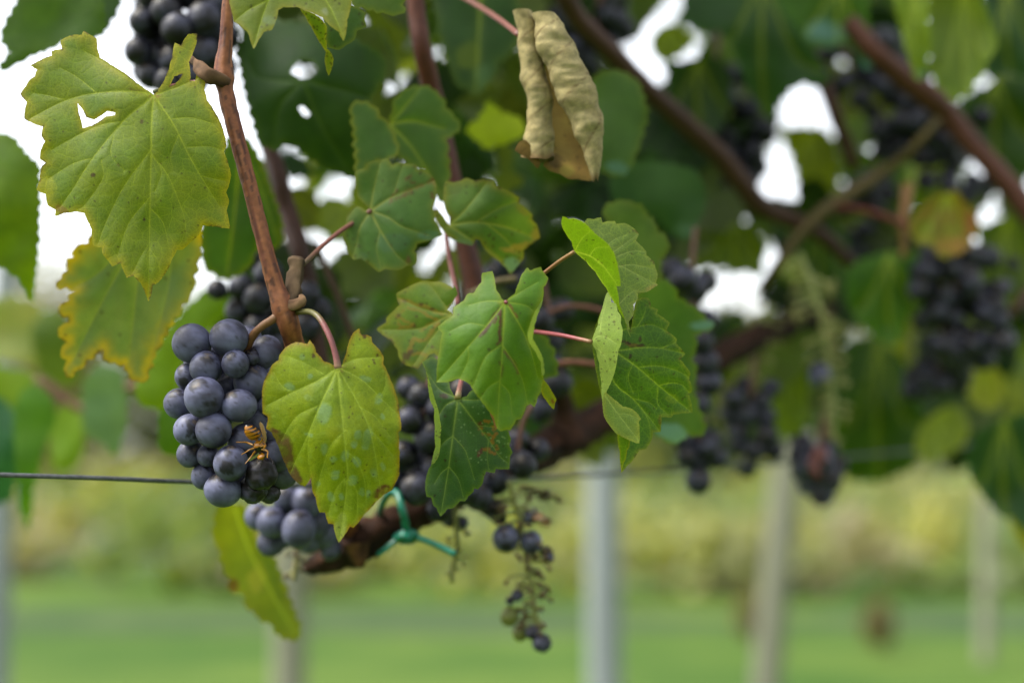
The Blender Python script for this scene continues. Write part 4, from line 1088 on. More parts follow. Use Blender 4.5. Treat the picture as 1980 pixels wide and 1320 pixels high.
r1 = roll([(1054, 27, 25), (1064, 55, 33), (1077, 90, 39), (1092, 120, 42), (1105, 150, 43), (1116, 178, 43), (1128, 210, 41), (1138, 240, 35), (1144, 275, 25), (1148, 310, 16), (1151, 347, 6)], 0.600, 1.35, 3, 1)
r2 = roll([(1008, 22, 23), (1018, 60, 21), (1023, 100, 23), (1032, 150, 28), (1040, 190, 29), (1042, 230, 28), (1039, 262, 31), (1037, 290, 34), (1038, 306, 33)], 0.607, 1.3, 9, -1)
bk = traced(outline=L("1055,120 1075,170 1095,215 1120,265 1135,310 1152,346 1138,350 1118,346 1100,346 1082,336 1062,330 1050,320 1055,312 1068,305 1072,280 1060,240 1058,180"), d=0.618, step=4, seed=171, c1=(150, 112, 62), c2=(180, 146, 88), edge=(150, 120, 60), ew=5, fine=.2, ctl=[(1060, 150, 4), (1100, 300, 6), (1110, 345, -10), (1070, 320, -6)], wave=4, specks=14, spots=[(1095, 330, 16, 10, 0, (185, 160, 90), .8), (1075, 310, 14, 16, 0, (100, 74, 36), .7)])
flap = traced(outline=L("995,290 1003,275 1015,270 1030,285 1040,300 1045,318 1040,326 1030,316 1020,305 1005,298"), d=0.603, step=3.5, seed=172, c1=(150, 125, 70), c2=(130, 100, 60), ew=4, edge=(110, 80, 40), wave=3)
V_, F_, C_, Q_ = tri_join([r1, r2, bk, flap])
org = P(1000, 62, .608)
e = empty('dry_leaf', org, 'dead tan leaf curled into two hanging rolls, top centre', 'leaf')
link('blade', mesh('blade', V_, F_, M_DRY, col=C_, lco=Q_, origin=org), e)
tube('petiole', [(880, -14, .70), (925, 12, .68), (965, 38, .65), (1004, 68, .611)], [5, 5, 5.5, 6], M_STALK, e, org, c1=(150, 90, 80), c2=(170, 110, 95))

# ------------------------------------------------------------------ canes, cordon, wire, tie
BR1, BR2 = (118, 66, 42), (164, 104, 66)


def cane(label, pts, rad, c1=BR1, c2=BR2, name='vine_cane', cat='cane', group=None, m=None, **kw):
    v, f, c = tube_geo(pts, rad, sides=14, c1=c1, c2=c2, rough=0.05, **kw)
    org = Vector(v[0])
    o = link(name, mesh(name, v, f, m or M_STEM, col=c, origin=org), None, org)
    return rep(o, label, cat, group)


org = P(575, 660, .575)
e = empty('vine_cane', org, 'sharp red brown cane running from the top edge down to the grape bunch', 'cane')
v, f, c = tube_geo([(446, -40, .575), (440, 20, .575), (437, 80, .575), (432, 130, .574), (436, 175, .573), (455, 255, .571), (478, 340, .569), (498, 420, .568), (518, 500, .567), (535, 560, .567), (550, 600, .567), (562, 640, .570), (580, 700, .59), (610, 800, .63), (650, 930, .67), (676, 1030, .70)],
                   [11, 11.5, 13, 17, 16, 15, 15, 15, 15.5, 18, 23, 20, 19, 18, 19, 22], sides=20, c1=(124, 62, 32), c2=(200, 128, 78), rough=0.06, step=3, fleck=.22, nodes=[(434, 152, .22, 16), (436, 176, -.06, 12)])
link('stem', mesh('stem', v, f, M_STEM, col=c, origin=org), e)
v, f, c = tube_geo([(556, 588, .568), (566, 560, .572), (571, 530, .576), (575, 504, .578), (576, 496, .578)], [17, 16, 15, 16, 10], sides=14, c1=(66, 48, 32), c2=(146, 120, 88), rough=0.28, step=2)
link('cut_spur', mesh('cut_spur', v, f, M_WOOD, col=c, origin=org), e)
v, f, c = tube_geo([(436, 160, .572), (418, 152, .568), (404, 146, .565), (394, 138, .566), (378, 122, .572), (368, 112, .576)], [12, 13, 15, 14, 9, 6], sides=12, c1=(70, 48, 34), c2=(150, 116, 84), rough=0.38, step=2)
link('bud', mesh('bud', v, f, M_WOOD, col=c, origin=org), e)
v, f, c = tube_geo([(556, 590, .566), (574, 588, .563), (584, 580, .562), (582, 572, .564)], [11, 11, 9, 5], sides=12, c1=(120, 84, 58), c2=(172, 138, 100), rough=0.2, step=3)
link('bud', mesh('bud', v, f, M_WOOD, col=c, origin=org), e)

cane('dark red upright cane between the broad dark leaf and the yellow mottled leaf',
     [(798, -40, .70), (806, 30, .70), (815, 90, .70), (832, 165, .71), (850, 240, .72), (868, 320, .72), (884, 400, .72), (898, 470, .72), (915, 540, .72), (930, 640, .72), (940, 760, .73), (930, 935, .748)], [18, 18, 18, 19, 19, 19, 20, 20, 22, 20, 20, 22], (88, 42, 28), (122, 66, 42), step=8)
cane('shaded dark brown cane right of the sharp cane, rising from behind the grapes',
     [(505, 240, .76), (522, 290, .76), (540, 350, .75), (555, 410, .75), (578, 480, .74), (596, 560, .74), (606, 640, .73), (630, 760, .73), (660, 900, .73), (680, 1010, .722), (690, 1050, .715)], [15, 17, 18, 19, 20, 20, 20, 19, 19, 19, 19], (72, 42, 28), (100, 60, 38), step=8)
cane('long brown diagonal cane from the top centre down to the right, blurred',
     [(1085, -20, .80), (1120, 40, .82), (1180, 100, .84), (1250, 172, .87), (1320, 235, .90), (1385, 295, .93), (1430, 350, .95), (1470, 398, .97), (1530, 425, 1.0), (1590, 455, 1.02), (1650, 512, 1.04)], [20, 20, 19, 19, 20, 21, 21, 21, 18, 15, 13], (74, 44, 28), (104, 66, 42), step=8)
cane('thick red brown blurred cane crossing the far right from top to edge',
     [(1640, 40, .97), (1690, 100, .97), (1740, 145, .98), (1795, 185, .99), (1830, 220, 1.0), (1880, 280, 1.0), (1930, 335, 1.0), (1975, 390, 1.0), (2030, 470, 1.0)], [18, 20, 22, 25, 24, 21, 21, 22, 22], (104, 58, 42), (136, 82, 60), step=8)
cane('olive brown bare shoot slanting from the thick right cane down to the left',
     [(1815, 232, .98), (1775, 275, .98), (1745, 305, .99), (1700, 338, 1.0), (1650, 370, 1.0), (1610, 395, 1.0), (1570, 428, 1.0), (1540, 460, 1.0), (1505, 510, 1.0), (1470, 560, 1.02)], [8, 9, 10, 11, 13, 14, 13, 12, 10, 8], (96, 84, 38), (134, 114, 58), name='vine_shoot', cat='shoot', step=8)
cane('short dark brown cane between the large dark leaf and the dark grape cluster at right',
     [(1570, 110, 1.03), (1595, 170, 1.03), (1615, 225, 1.03), (1635, 275, 1.04), (1650, 320, 1.05)], 13, (88, 52, 38), (112, 68, 50), step=8)
cane('thin red stalk of the autumn leaf, blurred at the far right',
     [(1610, 398, 1.0), (1660, 405, .98), (1700, 415, .96), (1740, 430, .94), (1765, 440, .932)], 6, (124, 66, 52), (150, 84, 66), name='leaf_stalk', cat='stalk', step=8)
cane('upright tan twig beside the autumn leaf', [(1755, 360, .95), (1752, 390, .945), (1745, 430, .94), (1748, 470, .94), (1745, 500, .94)], [12, 11, 8, 7, 6], (160, 130, 60), (175, 120, 70), name='twig', cat='twig', step=8)
cane('thin brown twig slanting in the dark lower right corner of the canopy', [(1990, 560, 1.0), (1960, 600, 1.0), (1925, 640, 1.02), (1890, 690, 1.04)], 10, (96, 66, 56), (120, 86, 70), name='twig', cat='twig', step=8)
cane('thin pink brown petiole hanging between the two soft centre leaves', [(862, 440, .66), (866, 480, .655), (873, 520, .65), (881, 560, .64), (885, 590, .63)], 5, (124, 66, 60), (150, 84, 74), name='leaf_stalk', cat='stalk', step=6)
cane('blurred brown stalk slanting at left behind the soft grey green leaf', [(70, 735, 1.0), (100, 750, 1.0), (125, 772, 1.0), (160, 790, 1.0), (210, 770, 1.0), (280, 735, .98), (340, 715, .95)], 8, (150, 100, 84), (170, 124, 100), name='leaf_stalk', cat='stalk', step=8)
cane('thin dark twig leaning left of centre behind the pink leaf stalk', [(610, 470, .76), (640, 540, .76), (668, 610, .76), (690, 680, .76)], 6, (92, 62, 44), (112, 78, 56), name='twig', cat='twig', step=8)
cane('thin blurred horizontal stalk crossing behind the pink stalk of the lower folded leaf', [(1060, 605, .74), (1100, 592, .74), (1145, 596, .74), (1190, 610, .74)], 5, (130, 84, 66), (150, 98, 76), name='leaf_stalk', cat='stalk', step=8)
cane('lower blurred reddish stalk just left of the pale folded strip', [(1070, 705, .72), (1110, 700, .72), (1160, 706, .72)], 6, (140, 88, 66), (156, 100, 74), name='leaf_stalk', cat='stalk', step=8)
cane('green brown curved tendril behind the twin lobes of the central leaf', [(905, 570, .70), (930, 560, .70), (960, 545, .70), (1000, 540, .70)], 7, (110, 96, 56), (130, 116, 70), name='tendril', cat='tendril', step=8)

org = P(690, 1060, .70)
e = empty('vine_cordon', org, 'old dark brown woody vine arm tied with green, running back to the right', 'vine arm')
v, f, c = tube_geo([(598, 1098, .715), (620, 1086, .71), (650, 1072, .705), (690, 1052, .70), (740, 1022, .703), (790, 1000, .71), (850, 970, .725), (920, 935, .745), (1000, 895, .775), (1090, 850, .81), (1180, 800, .85), (1280, 745, .90), (1380, 695, .96), (1490, 640, 1.03), (1600, 600, 1.1)],
                   [14, 22, 28, 38, 34, 30, 29, 30, 32, 36, 32, 30, 27, 24, 22], sides=22, c1=(42, 28, 20), c2=(92, 58, 38), rough=0.20, step=5)
link('arm', mesh('arm', v, f, M_WOOD, col=c, origin=org), e)
v, f, c = tube_geo([(690, 1050, .685), (694, 1075, .684), (697, 1096, .684)], [26, 17, 8], sides=14, c1=(60, 40, 26), c2=(140, 98, 58), rough=0.25, step=3)
link('spur', mesh('spur', v, f, M_WOOD, col=c, origin=org), e)
v, f, c = tube_geo([(1110, 860, .80), (1090, 800, .80), (1080, 740, .79), (1075, 700, .79)], [34, 26, 20, 15], sides=14, c1=(50, 34, 24), c2=(92, 60, 42), rough=0.2, step=6)
link('spur', mesh('spur', v, f, M_WOOD, col=c, origin=org), e)

cane('dark trellis wire stretched across the picture under the grapes', [(-90, 915, .575), (0, 918, .585), (190, 924, .60), (380, 932, .622), (560, 938, .65), (760, 938, .69), (1000, 926, .75), (1250, 912, .85), (1500, 894, .98), (1780, 870, 1.12), (2060, 842, 1.32)], [5, 5, 4.8, 4.6, 4.4, 4.2, 4, 3.8, 3.6, 3.4, 3], name='trellis_wire', cat='wire', m=M_WIRE, step=10)

org = P(785, 1036, .685)
e = empty('garden_tie', org, 'green plastic tie knotted round the old vine arm', 'tie')
def tie(nm, pts, r):
    v, f, c = tube_geo(pts, [q * .84 for q in r], sides=10, step=3, rough=.08)
    link(nm, mesh(nm, v, f, M_TIE, origin=org), e)
tie('loop', [(732, 1000, .705), (738, 978, .69), (748, 958, .682), (760, 950, .680), (770, 958, .676), (777, 980, .672), (783, 1005, .674), (785, 1034, .684), (770, 1040, .70), (752, 1030, .715)], [7, 7, 7.5, 8, 8.5, 9, 9, 9, 8, 7])
tie('knot', [(764, 1040, .684), (775, 1033, .679), (790, 1030, .678), (804, 1034, .682), (798, 1044, .686), (782, 1046, .682), (770, 1042, .680), (778, 1036, .676), (796, 1040, .676)], [7, 9, 9, 9, 8, 8, 8, 8, 7])
tie('tail', [(770, 1042, .683), (755, 1054, .682), (742, 1064, .682), (731, 1072, .683)], [7.5, 6.5, 6, 5.5])
tie('tail', [(800, 1036, .681), (825, 1045, .678), (852, 1056, .675), (880, 1071, .672)], [8, 7.5, 7.5, 8])

# ------------------------------------------------------------------ grapes
def sphere(nu=30, nv=18):
    v, f = [], []
    for j in range(nv + 1):
        th = math.pi * j / nv
        for i in range(nu):
            ph = 2 * math.pi * i / nu
            v.append((math.sin(th) * math.cos(ph), math.sin(th) * math.sin(ph), math.cos(th)))
    for j in range(nv):
        for i in range(nu):
            a, b_ = j * nu + i, j * nu + (i + 1) % nu
            f.append((a, a + nu, b_ + nu, b_))
    return np.array(v), f


SPV, SPF = sphere(40, 24)


def grape_mesh(seed, kind='bloom'):
    rs = random.Random(seed)
    v = SPV.copy()
    n3 = lambda s, sd: (fbm(v[:, 0] / s + 20, v[:, 1] / s + 20 + v[:, 2] * 0.7 / s, 1, sd, 3) + fbm(v[:, 1] / s + 31, v[:, 2] / s + 23, 1, sd + 5, 3)) / 2
    # front = towards -Y
    spot = np.array([rs.uniform(-.45, .35), -rs.uniform(.55, .9), rs.uniform(.35, .95)])
    spot /= np.linalg.norm(spot)
    dt = v @ spot
    bloom = rs.uniform(.5, .72) + 1.4 * (n3(0.8, seed) - 0.5) + 0.95 * (n3(0.25, seed + 3) - 0.5)
    rub = np.clip((dt + 0.55 * (n3(0.35, seed + 7) - 0.5) - 0.87) / 0.07, 0, 1)
    s2 = np.array([rs.uniform(-.8, .8), -.7, rs.uniform(-.7, .3)])
    s2 /= np.linalg.norm(s2)
    rub2 = np.clip((v @ s2 + 0.8 * (n3(0.3, seed + 17) - 0.5) - 0.93) / 0.05, 0, 1) * rs.choice((0, 0, 1))
    bloom = np.clip(bloom - 0.6 * np.maximum(rub, rub2), 0.03, 1)
    dark, pale = lin(28, 22, 34), lin(146, 150, 190)
    k = K * 0.9
    if kind == 'shrivel':
        bloom = np.clip(bloom - 0.45, 0.0, .5)
        dark = lin(28, 16, 18)
        w_ = n3(0.3, seed + 21)
        v = v * (0.78 + 0.45 * (w_ - .3))[:, None]
    if kind == 'shade':  # darker skin and less bloom imitate the shade deep in the canopy
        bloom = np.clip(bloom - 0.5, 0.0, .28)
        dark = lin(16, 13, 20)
    if kind == 'rust':
        bloom = np.clip(bloom - 0.5, 0.0, .2)
        dark = lin(150, 70, 44)
        v = v * np.array([.55, .6, 1.35]) * (0.8 + 0.4 * (n3(0.3, seed + 21) - .3))[:, None]
    if kind == 'green':
        dark, pale = lin(120, 130, 40), lin(170, 178, 90)
    c = dark * (1 - bloom[:, None]) + pale * bloom[:, None]
    # tan corky fleck and dark specks
    fl = np.clip((dt - 0.965) / 0.01, 0, 1)[:, None] * (n3(0.12, seed + 30) > 0.5)[:, None] * .6
    c = c * (1 - fl) + lin(140, 122, 100) * fl
    for _ in range(9):
        q = np.array([rs.gauss(0, 1), -abs(rs.gauss(0, 1)), rs.gauss(0, 1)])
        q /= np.linalg.norm(q)
        a = np.clip((v @ q / np.linalg.norm(v, axis=1) - 0.9962) / 0.002, 0, 1)[:, None] * .7
        c = c * (1 - a) + lin(30, 24, 28) * a
    v = v * (1 + 0.09 * (n3(1.1, seed + 60) - .5))[:, None] * np.array([1 + rs.uniform(-.05, .05), 1, 1 + rs.uniform(-.05, .09)])
    return mesh('grape', v, SPF, M_GRAPE, col=np.hstack([c * k, np.zeros((len(v), 1))]))


GM = [grape_mesh(200 + i) for i in range(12)]
GS = [grape_mesh(300 + i, 'shrivel') for i in range(5)]
GG = [grape_mesh(400, 'green')]
GR = [grape_mesh(440, 'rust')]
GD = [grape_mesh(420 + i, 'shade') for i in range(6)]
gcount = [0]


def grape(parent, org, x, y, r, d, kind='bloom'):
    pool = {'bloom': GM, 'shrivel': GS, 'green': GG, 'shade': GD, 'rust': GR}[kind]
    o = bpy.data.objects.new('grape' if kind not in ('shrivel', 'rust') else 'shrivelled_grape', pool[gcount[0] % len(pool)])
    gcount[0] += 1
    COL.objects.link(o)
    o.parent = parent
    o.location = P(x, y, d) - org
    s = r / F * d
    o.scale = (s, s, s)
    o.rotation_euler = (R.uniform(-.25, .2), R.uniform(-.6, .6), R.uniform(-.4, .4))
    return o


def bunch(label, gs, d, stalk=None, sr=5, fill=0, ctr=None, rad=None, name='grape_bunch', cat='grapes', fillr=30, fdepth=0.02, k=1.0, ckind=None, stalk_c=((120, 80, 70), (150, 100, 80))):
    """gs: (x, y, r[, mm behind (+) or in front (-), kind])"""
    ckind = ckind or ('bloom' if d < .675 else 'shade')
    tx, ty = (stalk[-1][0], stalk[-1][1]) if stalk else (gs[0][0], gs[0][1])
    org = P(tx, ty, d)
    e = empty(name, org, label, cat)
    for g in gs:
        x, y, r = g[:3]
        dd = g[3] if len(g) > 3 else 0
        kd = g[4] if len(g) > 4 else ckind
        grape(e, org, x, y, r, d + dd * 0.001, kd)
    if fill:
        cx, cy = ctr
        rx, ry = rad
        t = 0
        while fill and t < 3000:
            t += 1
            u, v_ = R.uniform(-1, 1), R.uniform(-1, 1)
            if u * u + v_ * v_ > 1: continue
            grape(e, org, cx + u * rx, cy + v_ * ry, fillr * R.uniform(.82, 1.05), d + fdepth * R.uniform(.6, 1.8), ckind)
            fill -= 1
    if stalk:
        v, f, c = tube_geo([(p[0], p[1], p[2] if len(p) > 2 else d + .005) for p in stalk], sr, sides=8, c1=stalk_c[0], c2=stalk_c[1], rough=.08)
        link('stalk', mesh('stalk', v, f, M_STALK, col=c, origin=org), e)
    return e


G1 = [(371, 664, 37, 1), (443, 653, 37, -1), (398, 711, 32.5, -3), (455, 703, 27.5, -5), (364, 728, 27, 5), (395, 768, 38, -9), (462, 784, 33.5, -7), (346, 780, 28, 3), (488, 738, 36, 5), (516, 683, 33, 8), (533, 712, 30, 10), (366, 830, 31, -4), (413, 831, 34, -9), (474, 852, 34, -2), (368, 877, 27, 3), (402, 880, 22, -1), (446, 895, 35, -11), (505, 915, 36, -8, 'shrivel'), (431, 947, 35, -5), (396, 920, 25, 4), (490, 945, 32, -2, 'shrivel'),
      (532, 880, 32, 3), (536, 830, 32, 6), (528, 782, 32, 7), (545, 915, 30, 8), (480, 655, 26, 14), (425, 800, 30, 8), (440, 745, 24, 10), (410, 690, 26, 12), (380, 700, 24, 14), (520, 950, 26, 6, 'shrivel'), (500, 820, 28, 6), (455, 935, 28, 4), (560, 850, 28, 12), (487, 690, 18, 2, 'shrivel')]
e1 = bunch('sharp blue black grape bunch with dusty bloom, a wasp feeding on it', G1, 0.572, stalk=[(452, 750, .585), (466, 705, .582), (480, 668, .575), (492, 645, .571), (508, 630, .568), (536, 612, .566)], sr=[9, 9, 8, 8, 8, 9], fill=10, ctr=(455, 800), rad=(70, 110), fdepth=.018, stalk_c=((150, 90, 66), (176, 128, 84)))
bunch('smaller soft grape bunch directly below the sharp bunch, behind the yellow leaf tip', [(578, 1023, 35, -8), (526, 1009, 31, 0), (498, 998, 26, 4), (524, 1049, 26, 6), (556, 962, 29, 4), (594, 970, 32, 0), (610, 1010, 30, 8), (566, 985, 28, 10), (545, 1035, 24, 10), (600, 1045, 26, 14), (628, 1030, 28, 14), (640, 985, 26, 14), (640, 1060, 22, 18)], .668, stalk=[(575, 1000), (600, 930), (630, 880)], sr=6)
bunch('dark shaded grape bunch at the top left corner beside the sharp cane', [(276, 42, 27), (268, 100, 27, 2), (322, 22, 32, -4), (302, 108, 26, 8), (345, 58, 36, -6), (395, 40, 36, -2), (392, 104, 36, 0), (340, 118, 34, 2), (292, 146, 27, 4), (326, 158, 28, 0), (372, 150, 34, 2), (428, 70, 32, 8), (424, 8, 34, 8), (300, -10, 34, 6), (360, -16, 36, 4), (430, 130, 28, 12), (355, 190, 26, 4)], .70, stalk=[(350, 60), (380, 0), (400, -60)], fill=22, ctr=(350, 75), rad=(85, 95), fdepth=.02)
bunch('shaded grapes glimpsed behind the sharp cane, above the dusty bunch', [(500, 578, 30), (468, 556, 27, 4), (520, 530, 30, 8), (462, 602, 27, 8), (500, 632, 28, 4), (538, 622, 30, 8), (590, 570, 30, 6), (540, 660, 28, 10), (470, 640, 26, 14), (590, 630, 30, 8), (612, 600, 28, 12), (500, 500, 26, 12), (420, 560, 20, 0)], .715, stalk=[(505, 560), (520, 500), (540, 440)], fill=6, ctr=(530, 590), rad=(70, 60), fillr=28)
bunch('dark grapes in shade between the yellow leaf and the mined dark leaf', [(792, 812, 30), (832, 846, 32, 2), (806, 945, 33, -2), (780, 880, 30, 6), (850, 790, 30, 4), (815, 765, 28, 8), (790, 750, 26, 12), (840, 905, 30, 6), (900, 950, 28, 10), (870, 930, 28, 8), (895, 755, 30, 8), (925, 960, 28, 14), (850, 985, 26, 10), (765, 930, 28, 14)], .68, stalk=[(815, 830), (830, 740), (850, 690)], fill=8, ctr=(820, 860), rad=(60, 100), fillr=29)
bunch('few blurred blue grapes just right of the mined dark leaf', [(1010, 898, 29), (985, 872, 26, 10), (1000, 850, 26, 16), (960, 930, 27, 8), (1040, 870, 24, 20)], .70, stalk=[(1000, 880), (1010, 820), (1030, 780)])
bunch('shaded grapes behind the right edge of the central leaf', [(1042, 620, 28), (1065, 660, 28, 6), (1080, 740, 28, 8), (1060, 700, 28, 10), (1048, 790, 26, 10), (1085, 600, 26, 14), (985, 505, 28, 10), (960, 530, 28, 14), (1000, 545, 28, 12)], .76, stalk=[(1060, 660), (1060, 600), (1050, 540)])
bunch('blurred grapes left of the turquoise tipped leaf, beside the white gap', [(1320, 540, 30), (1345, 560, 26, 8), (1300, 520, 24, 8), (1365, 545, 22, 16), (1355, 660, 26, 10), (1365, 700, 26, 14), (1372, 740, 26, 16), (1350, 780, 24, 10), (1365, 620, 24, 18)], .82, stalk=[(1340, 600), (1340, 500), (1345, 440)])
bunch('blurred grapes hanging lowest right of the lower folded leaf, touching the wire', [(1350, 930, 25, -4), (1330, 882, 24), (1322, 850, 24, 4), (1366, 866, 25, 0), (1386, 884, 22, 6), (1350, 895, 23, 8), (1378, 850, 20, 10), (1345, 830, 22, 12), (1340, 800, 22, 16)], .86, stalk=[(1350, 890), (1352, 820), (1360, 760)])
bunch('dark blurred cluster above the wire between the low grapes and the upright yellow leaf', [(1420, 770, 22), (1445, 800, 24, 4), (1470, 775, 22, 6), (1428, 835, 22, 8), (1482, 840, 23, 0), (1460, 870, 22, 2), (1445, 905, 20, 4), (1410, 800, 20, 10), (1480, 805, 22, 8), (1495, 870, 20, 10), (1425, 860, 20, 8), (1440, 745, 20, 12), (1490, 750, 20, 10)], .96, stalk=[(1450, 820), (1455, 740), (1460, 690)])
bunch('withered dark cluster with a rusty brown split, hanging lowest under the stripped pale stalk', [(1580, 890, 34, -4, 'shrivel'), (1556, 905, 30, 2, 'shrivel'), (1600, 925, 34, 0, 'shrivel'), (1590, 955, 26, 2, 'shrivel'), (1615, 900, 26, 4, 'shrivel'), (1545, 880, 24, 8, 'shrivel'), (1570, 935, 28, 8, 'shrivel'), (1598, 870, 22, 6), (1550, 860, 22, 10), (1578, 885, 22, -32, 'rust'), (1574, 905, 18, -34, 'rust'), (1592, 880, 16, -30, 'rust')], .97, stalk=[(1585, 900), (1590, 850), (1595, 800)], sr=8)
gs = []
for _ in range(96):
    t = R.random()
    x = 1600 + 290 * t + R.uniform(-62, 62)
    y = 80 + 260 * t + R.uniform(-75, 85)
    gs.append((x, y, R.uniform(17, 22), R.uniform(0, 40)))
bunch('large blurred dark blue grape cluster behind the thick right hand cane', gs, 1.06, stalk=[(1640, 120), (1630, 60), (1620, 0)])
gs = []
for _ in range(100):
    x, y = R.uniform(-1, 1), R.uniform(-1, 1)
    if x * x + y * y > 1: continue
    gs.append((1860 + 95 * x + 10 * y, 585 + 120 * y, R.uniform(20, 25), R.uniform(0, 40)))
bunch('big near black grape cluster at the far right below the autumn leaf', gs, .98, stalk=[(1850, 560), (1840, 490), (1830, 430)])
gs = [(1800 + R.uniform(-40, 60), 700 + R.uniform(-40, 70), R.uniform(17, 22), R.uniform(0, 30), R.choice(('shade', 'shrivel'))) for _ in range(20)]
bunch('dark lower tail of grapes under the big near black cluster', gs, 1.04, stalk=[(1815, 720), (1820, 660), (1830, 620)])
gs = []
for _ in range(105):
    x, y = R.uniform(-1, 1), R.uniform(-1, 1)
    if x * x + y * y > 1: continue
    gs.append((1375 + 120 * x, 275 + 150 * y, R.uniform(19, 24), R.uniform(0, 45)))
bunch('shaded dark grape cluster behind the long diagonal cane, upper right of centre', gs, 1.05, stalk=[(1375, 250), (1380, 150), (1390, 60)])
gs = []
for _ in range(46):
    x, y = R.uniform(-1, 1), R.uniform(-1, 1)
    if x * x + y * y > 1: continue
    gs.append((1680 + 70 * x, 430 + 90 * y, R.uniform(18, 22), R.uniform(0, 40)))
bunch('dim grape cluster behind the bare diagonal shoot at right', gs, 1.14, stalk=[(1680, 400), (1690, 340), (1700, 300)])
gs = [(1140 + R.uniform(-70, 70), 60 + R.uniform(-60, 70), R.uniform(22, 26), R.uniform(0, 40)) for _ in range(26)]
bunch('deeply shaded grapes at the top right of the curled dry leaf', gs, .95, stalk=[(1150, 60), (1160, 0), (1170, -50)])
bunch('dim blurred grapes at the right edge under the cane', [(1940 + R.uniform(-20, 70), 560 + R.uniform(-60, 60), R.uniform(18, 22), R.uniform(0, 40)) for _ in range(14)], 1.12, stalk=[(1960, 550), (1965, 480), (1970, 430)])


# stripped stalks
def stalk(label, pts, d, r, gs=(), twigs=40, tl=22, c1=(120, 128, 62), c2=(150, 150, 84), knob=3.0, seed=0, name='stripped_grape_stalk', kn=((92, 78, 44), (120, 104, 58))):
    rs = random.Random(seed)
    org = P(pts[0][0], pts[0][1], d)
    e = empty(name, org, label, 'grape stalk')
    A = smooth_line([(x, y, d) for x, y in pts], 3)
    sk = K * (1.9 if d > .8 else 1.7)
    g = [tube_geo([(x, y, d) for x, y in pts], r, sides=8, c1=c1, c2=c2, rough=.1, step=4, k=sk)]
    for i in range(twigs):
        q = A[int((0.08 + 0.9 * i / twigs) * (len(A) - 1))]
        a = rs.uniform(0, 2 * math.pi)
        ln = tl * rs.uniform(.6, 1.3) * (1.15 - 0.5 * i / twigs)
        dx, dz, dy = math.cos(a) * ln, math.sin(a) * ln, rs.uniform(-.1, .7) * ln * .6
        tip = (q[0] + dx, q[1] + dy, d + dz / F * d)
        mid = (q[0] + dx * .5, q[1] + dy * .3, d + dz * .5 / F * d)
        g.append(tube_geo([tuple(q[:3]), mid, tip], [knob * .8, knob * .55, knob * .6], sides=6, c1=c1, c2=c2, step=5, k=sk))
        for _ in range(rs.randint(1, 3)):
            t2 = (tip[0] + rs.uniform(-.5, .6) * ln * .6, tip[1] + rs.uniform(-.3, .8) * ln * .5, tip[2] + rs.uniform(-.4, .4) * ln / F * d)
            g.append(tube_geo([tip, ((tip[0] + t2[0]) / 2, (tip[1] + t2[1]) / 2, (tip[2] + t2[2]) / 2), t2, (t2[0] + (t2[0] - tip[0]) * .15, t2[1] + (t2[1] - tip[1]) * .15, t2[2])], [knob * .5, knob * .55, knob * 1.25, knob * .5], sides=6, c1=kn[0], c2=kn[1], step=4, k=sk))
    v, f, c = merge(g)
    link('stalk', mesh('stalk', v, f, M_STALK, col=c, origin=org), e)
    for x, y, rr, dd, kd in gs:
        grape(e, org, x, y, rr, d + dd * .001, kd)
    return e


stalk('half stripped stalk with a few grapes hanging under the mined dark leaf, grass behind it', [(985, 930), (998, 980), (1012, 1040), (1020, 1090), (1028, 1140), (1036, 1190), (1046, 1235)], .70, 5.5, [(978, 1041, 27, -4, 'bloom'), (1027, 1048, 21, -2, 'bloom'), (1026, 998, 17, 2, 'bloom'), (1056, 1066, 14, 0, 'shrivel'), (1062, 1078, 11, -2, 'shrivel'), (1000, 1150, 13, -2, 'shrivel'), (986, 1160, 10, 0, 'shrivel'), (985, 1191, 18, 2, 'green'), (1006, 1222, 16, 4, 'green'), (1030, 1222, 15, -2, 'shrivel'), (1048, 1242, 20, -4, 'shrivel'), (958, 985, 24, 6, 'shrivel'), (940, 975, 22, 10, 'shrivel'), (965, 1000, 16, 4, 'shrivel')], twigs=60, tl=36, knob=4.2, seed=1, kn=((84, 62, 36), (120, 100, 56)))
stalk('thin stripped stalk behind the green tie tail, ending in dark knobs', [(880, 960), (882, 1010), (884, 1060), (876, 1095), (874, 1125)], .705, 5, [(868, 1000, 20, 4, 'shrivel'), (893, 1010, 14, 6, 'shrivel')], twigs=12, tl=22, seed=2, c1=(110, 116, 50), c2=(134, 134, 66), kn=((70, 58, 34), (94, 78, 46)))
stalk('short stripped stalk under the smaller soft grape bunch', [(575, 1050), (573, 1075), (570, 1100), (568, 1122)], .70, 4.5, (), twigs=13, tl=24, seed=3, c1=(120, 122, 60), c2=(150, 140, 86), kn=((90, 66, 50), (140, 126, 84)))
stalk('long pale stripped stalk hanging blurred at right over dark leaves', [(1545, 490), (1565, 540), (1585, 600), (1598, 660), (1605, 730), (1610, 800), (1606, 860)], .98, 6, [(1585, 725, 22, -6, 'bloom')], twigs=60, tl=36, knob=4.6, seed=4, c1=(134, 142, 76), c2=(160, 164, 100), kn=((134, 132, 66), (158, 154, 90)))
stalk('bushy pale stripped stalk right of the turquoise tipped leaf, below the white gap', [(1490, 590), (1470, 650), (1455, 700), (1440, 760)], 1.02, 7, (), twigs=36, tl=34, seed=5, c1=(134, 142, 70), c2=(160, 164, 96), kn=((150, 150, 80), (170, 168, 100)))
stalk('short pale stripped stalk below the bushy one, over the dark cluster', [(1385, 720), (1390, 770), (1400, 830), (1440, 870)], .98, 6, (), twigs=24, tl=30, seed=6, c1=(120, 124, 60), c2=(150, 150, 80), kn=((124, 116, 60), (150, 140, 80)))
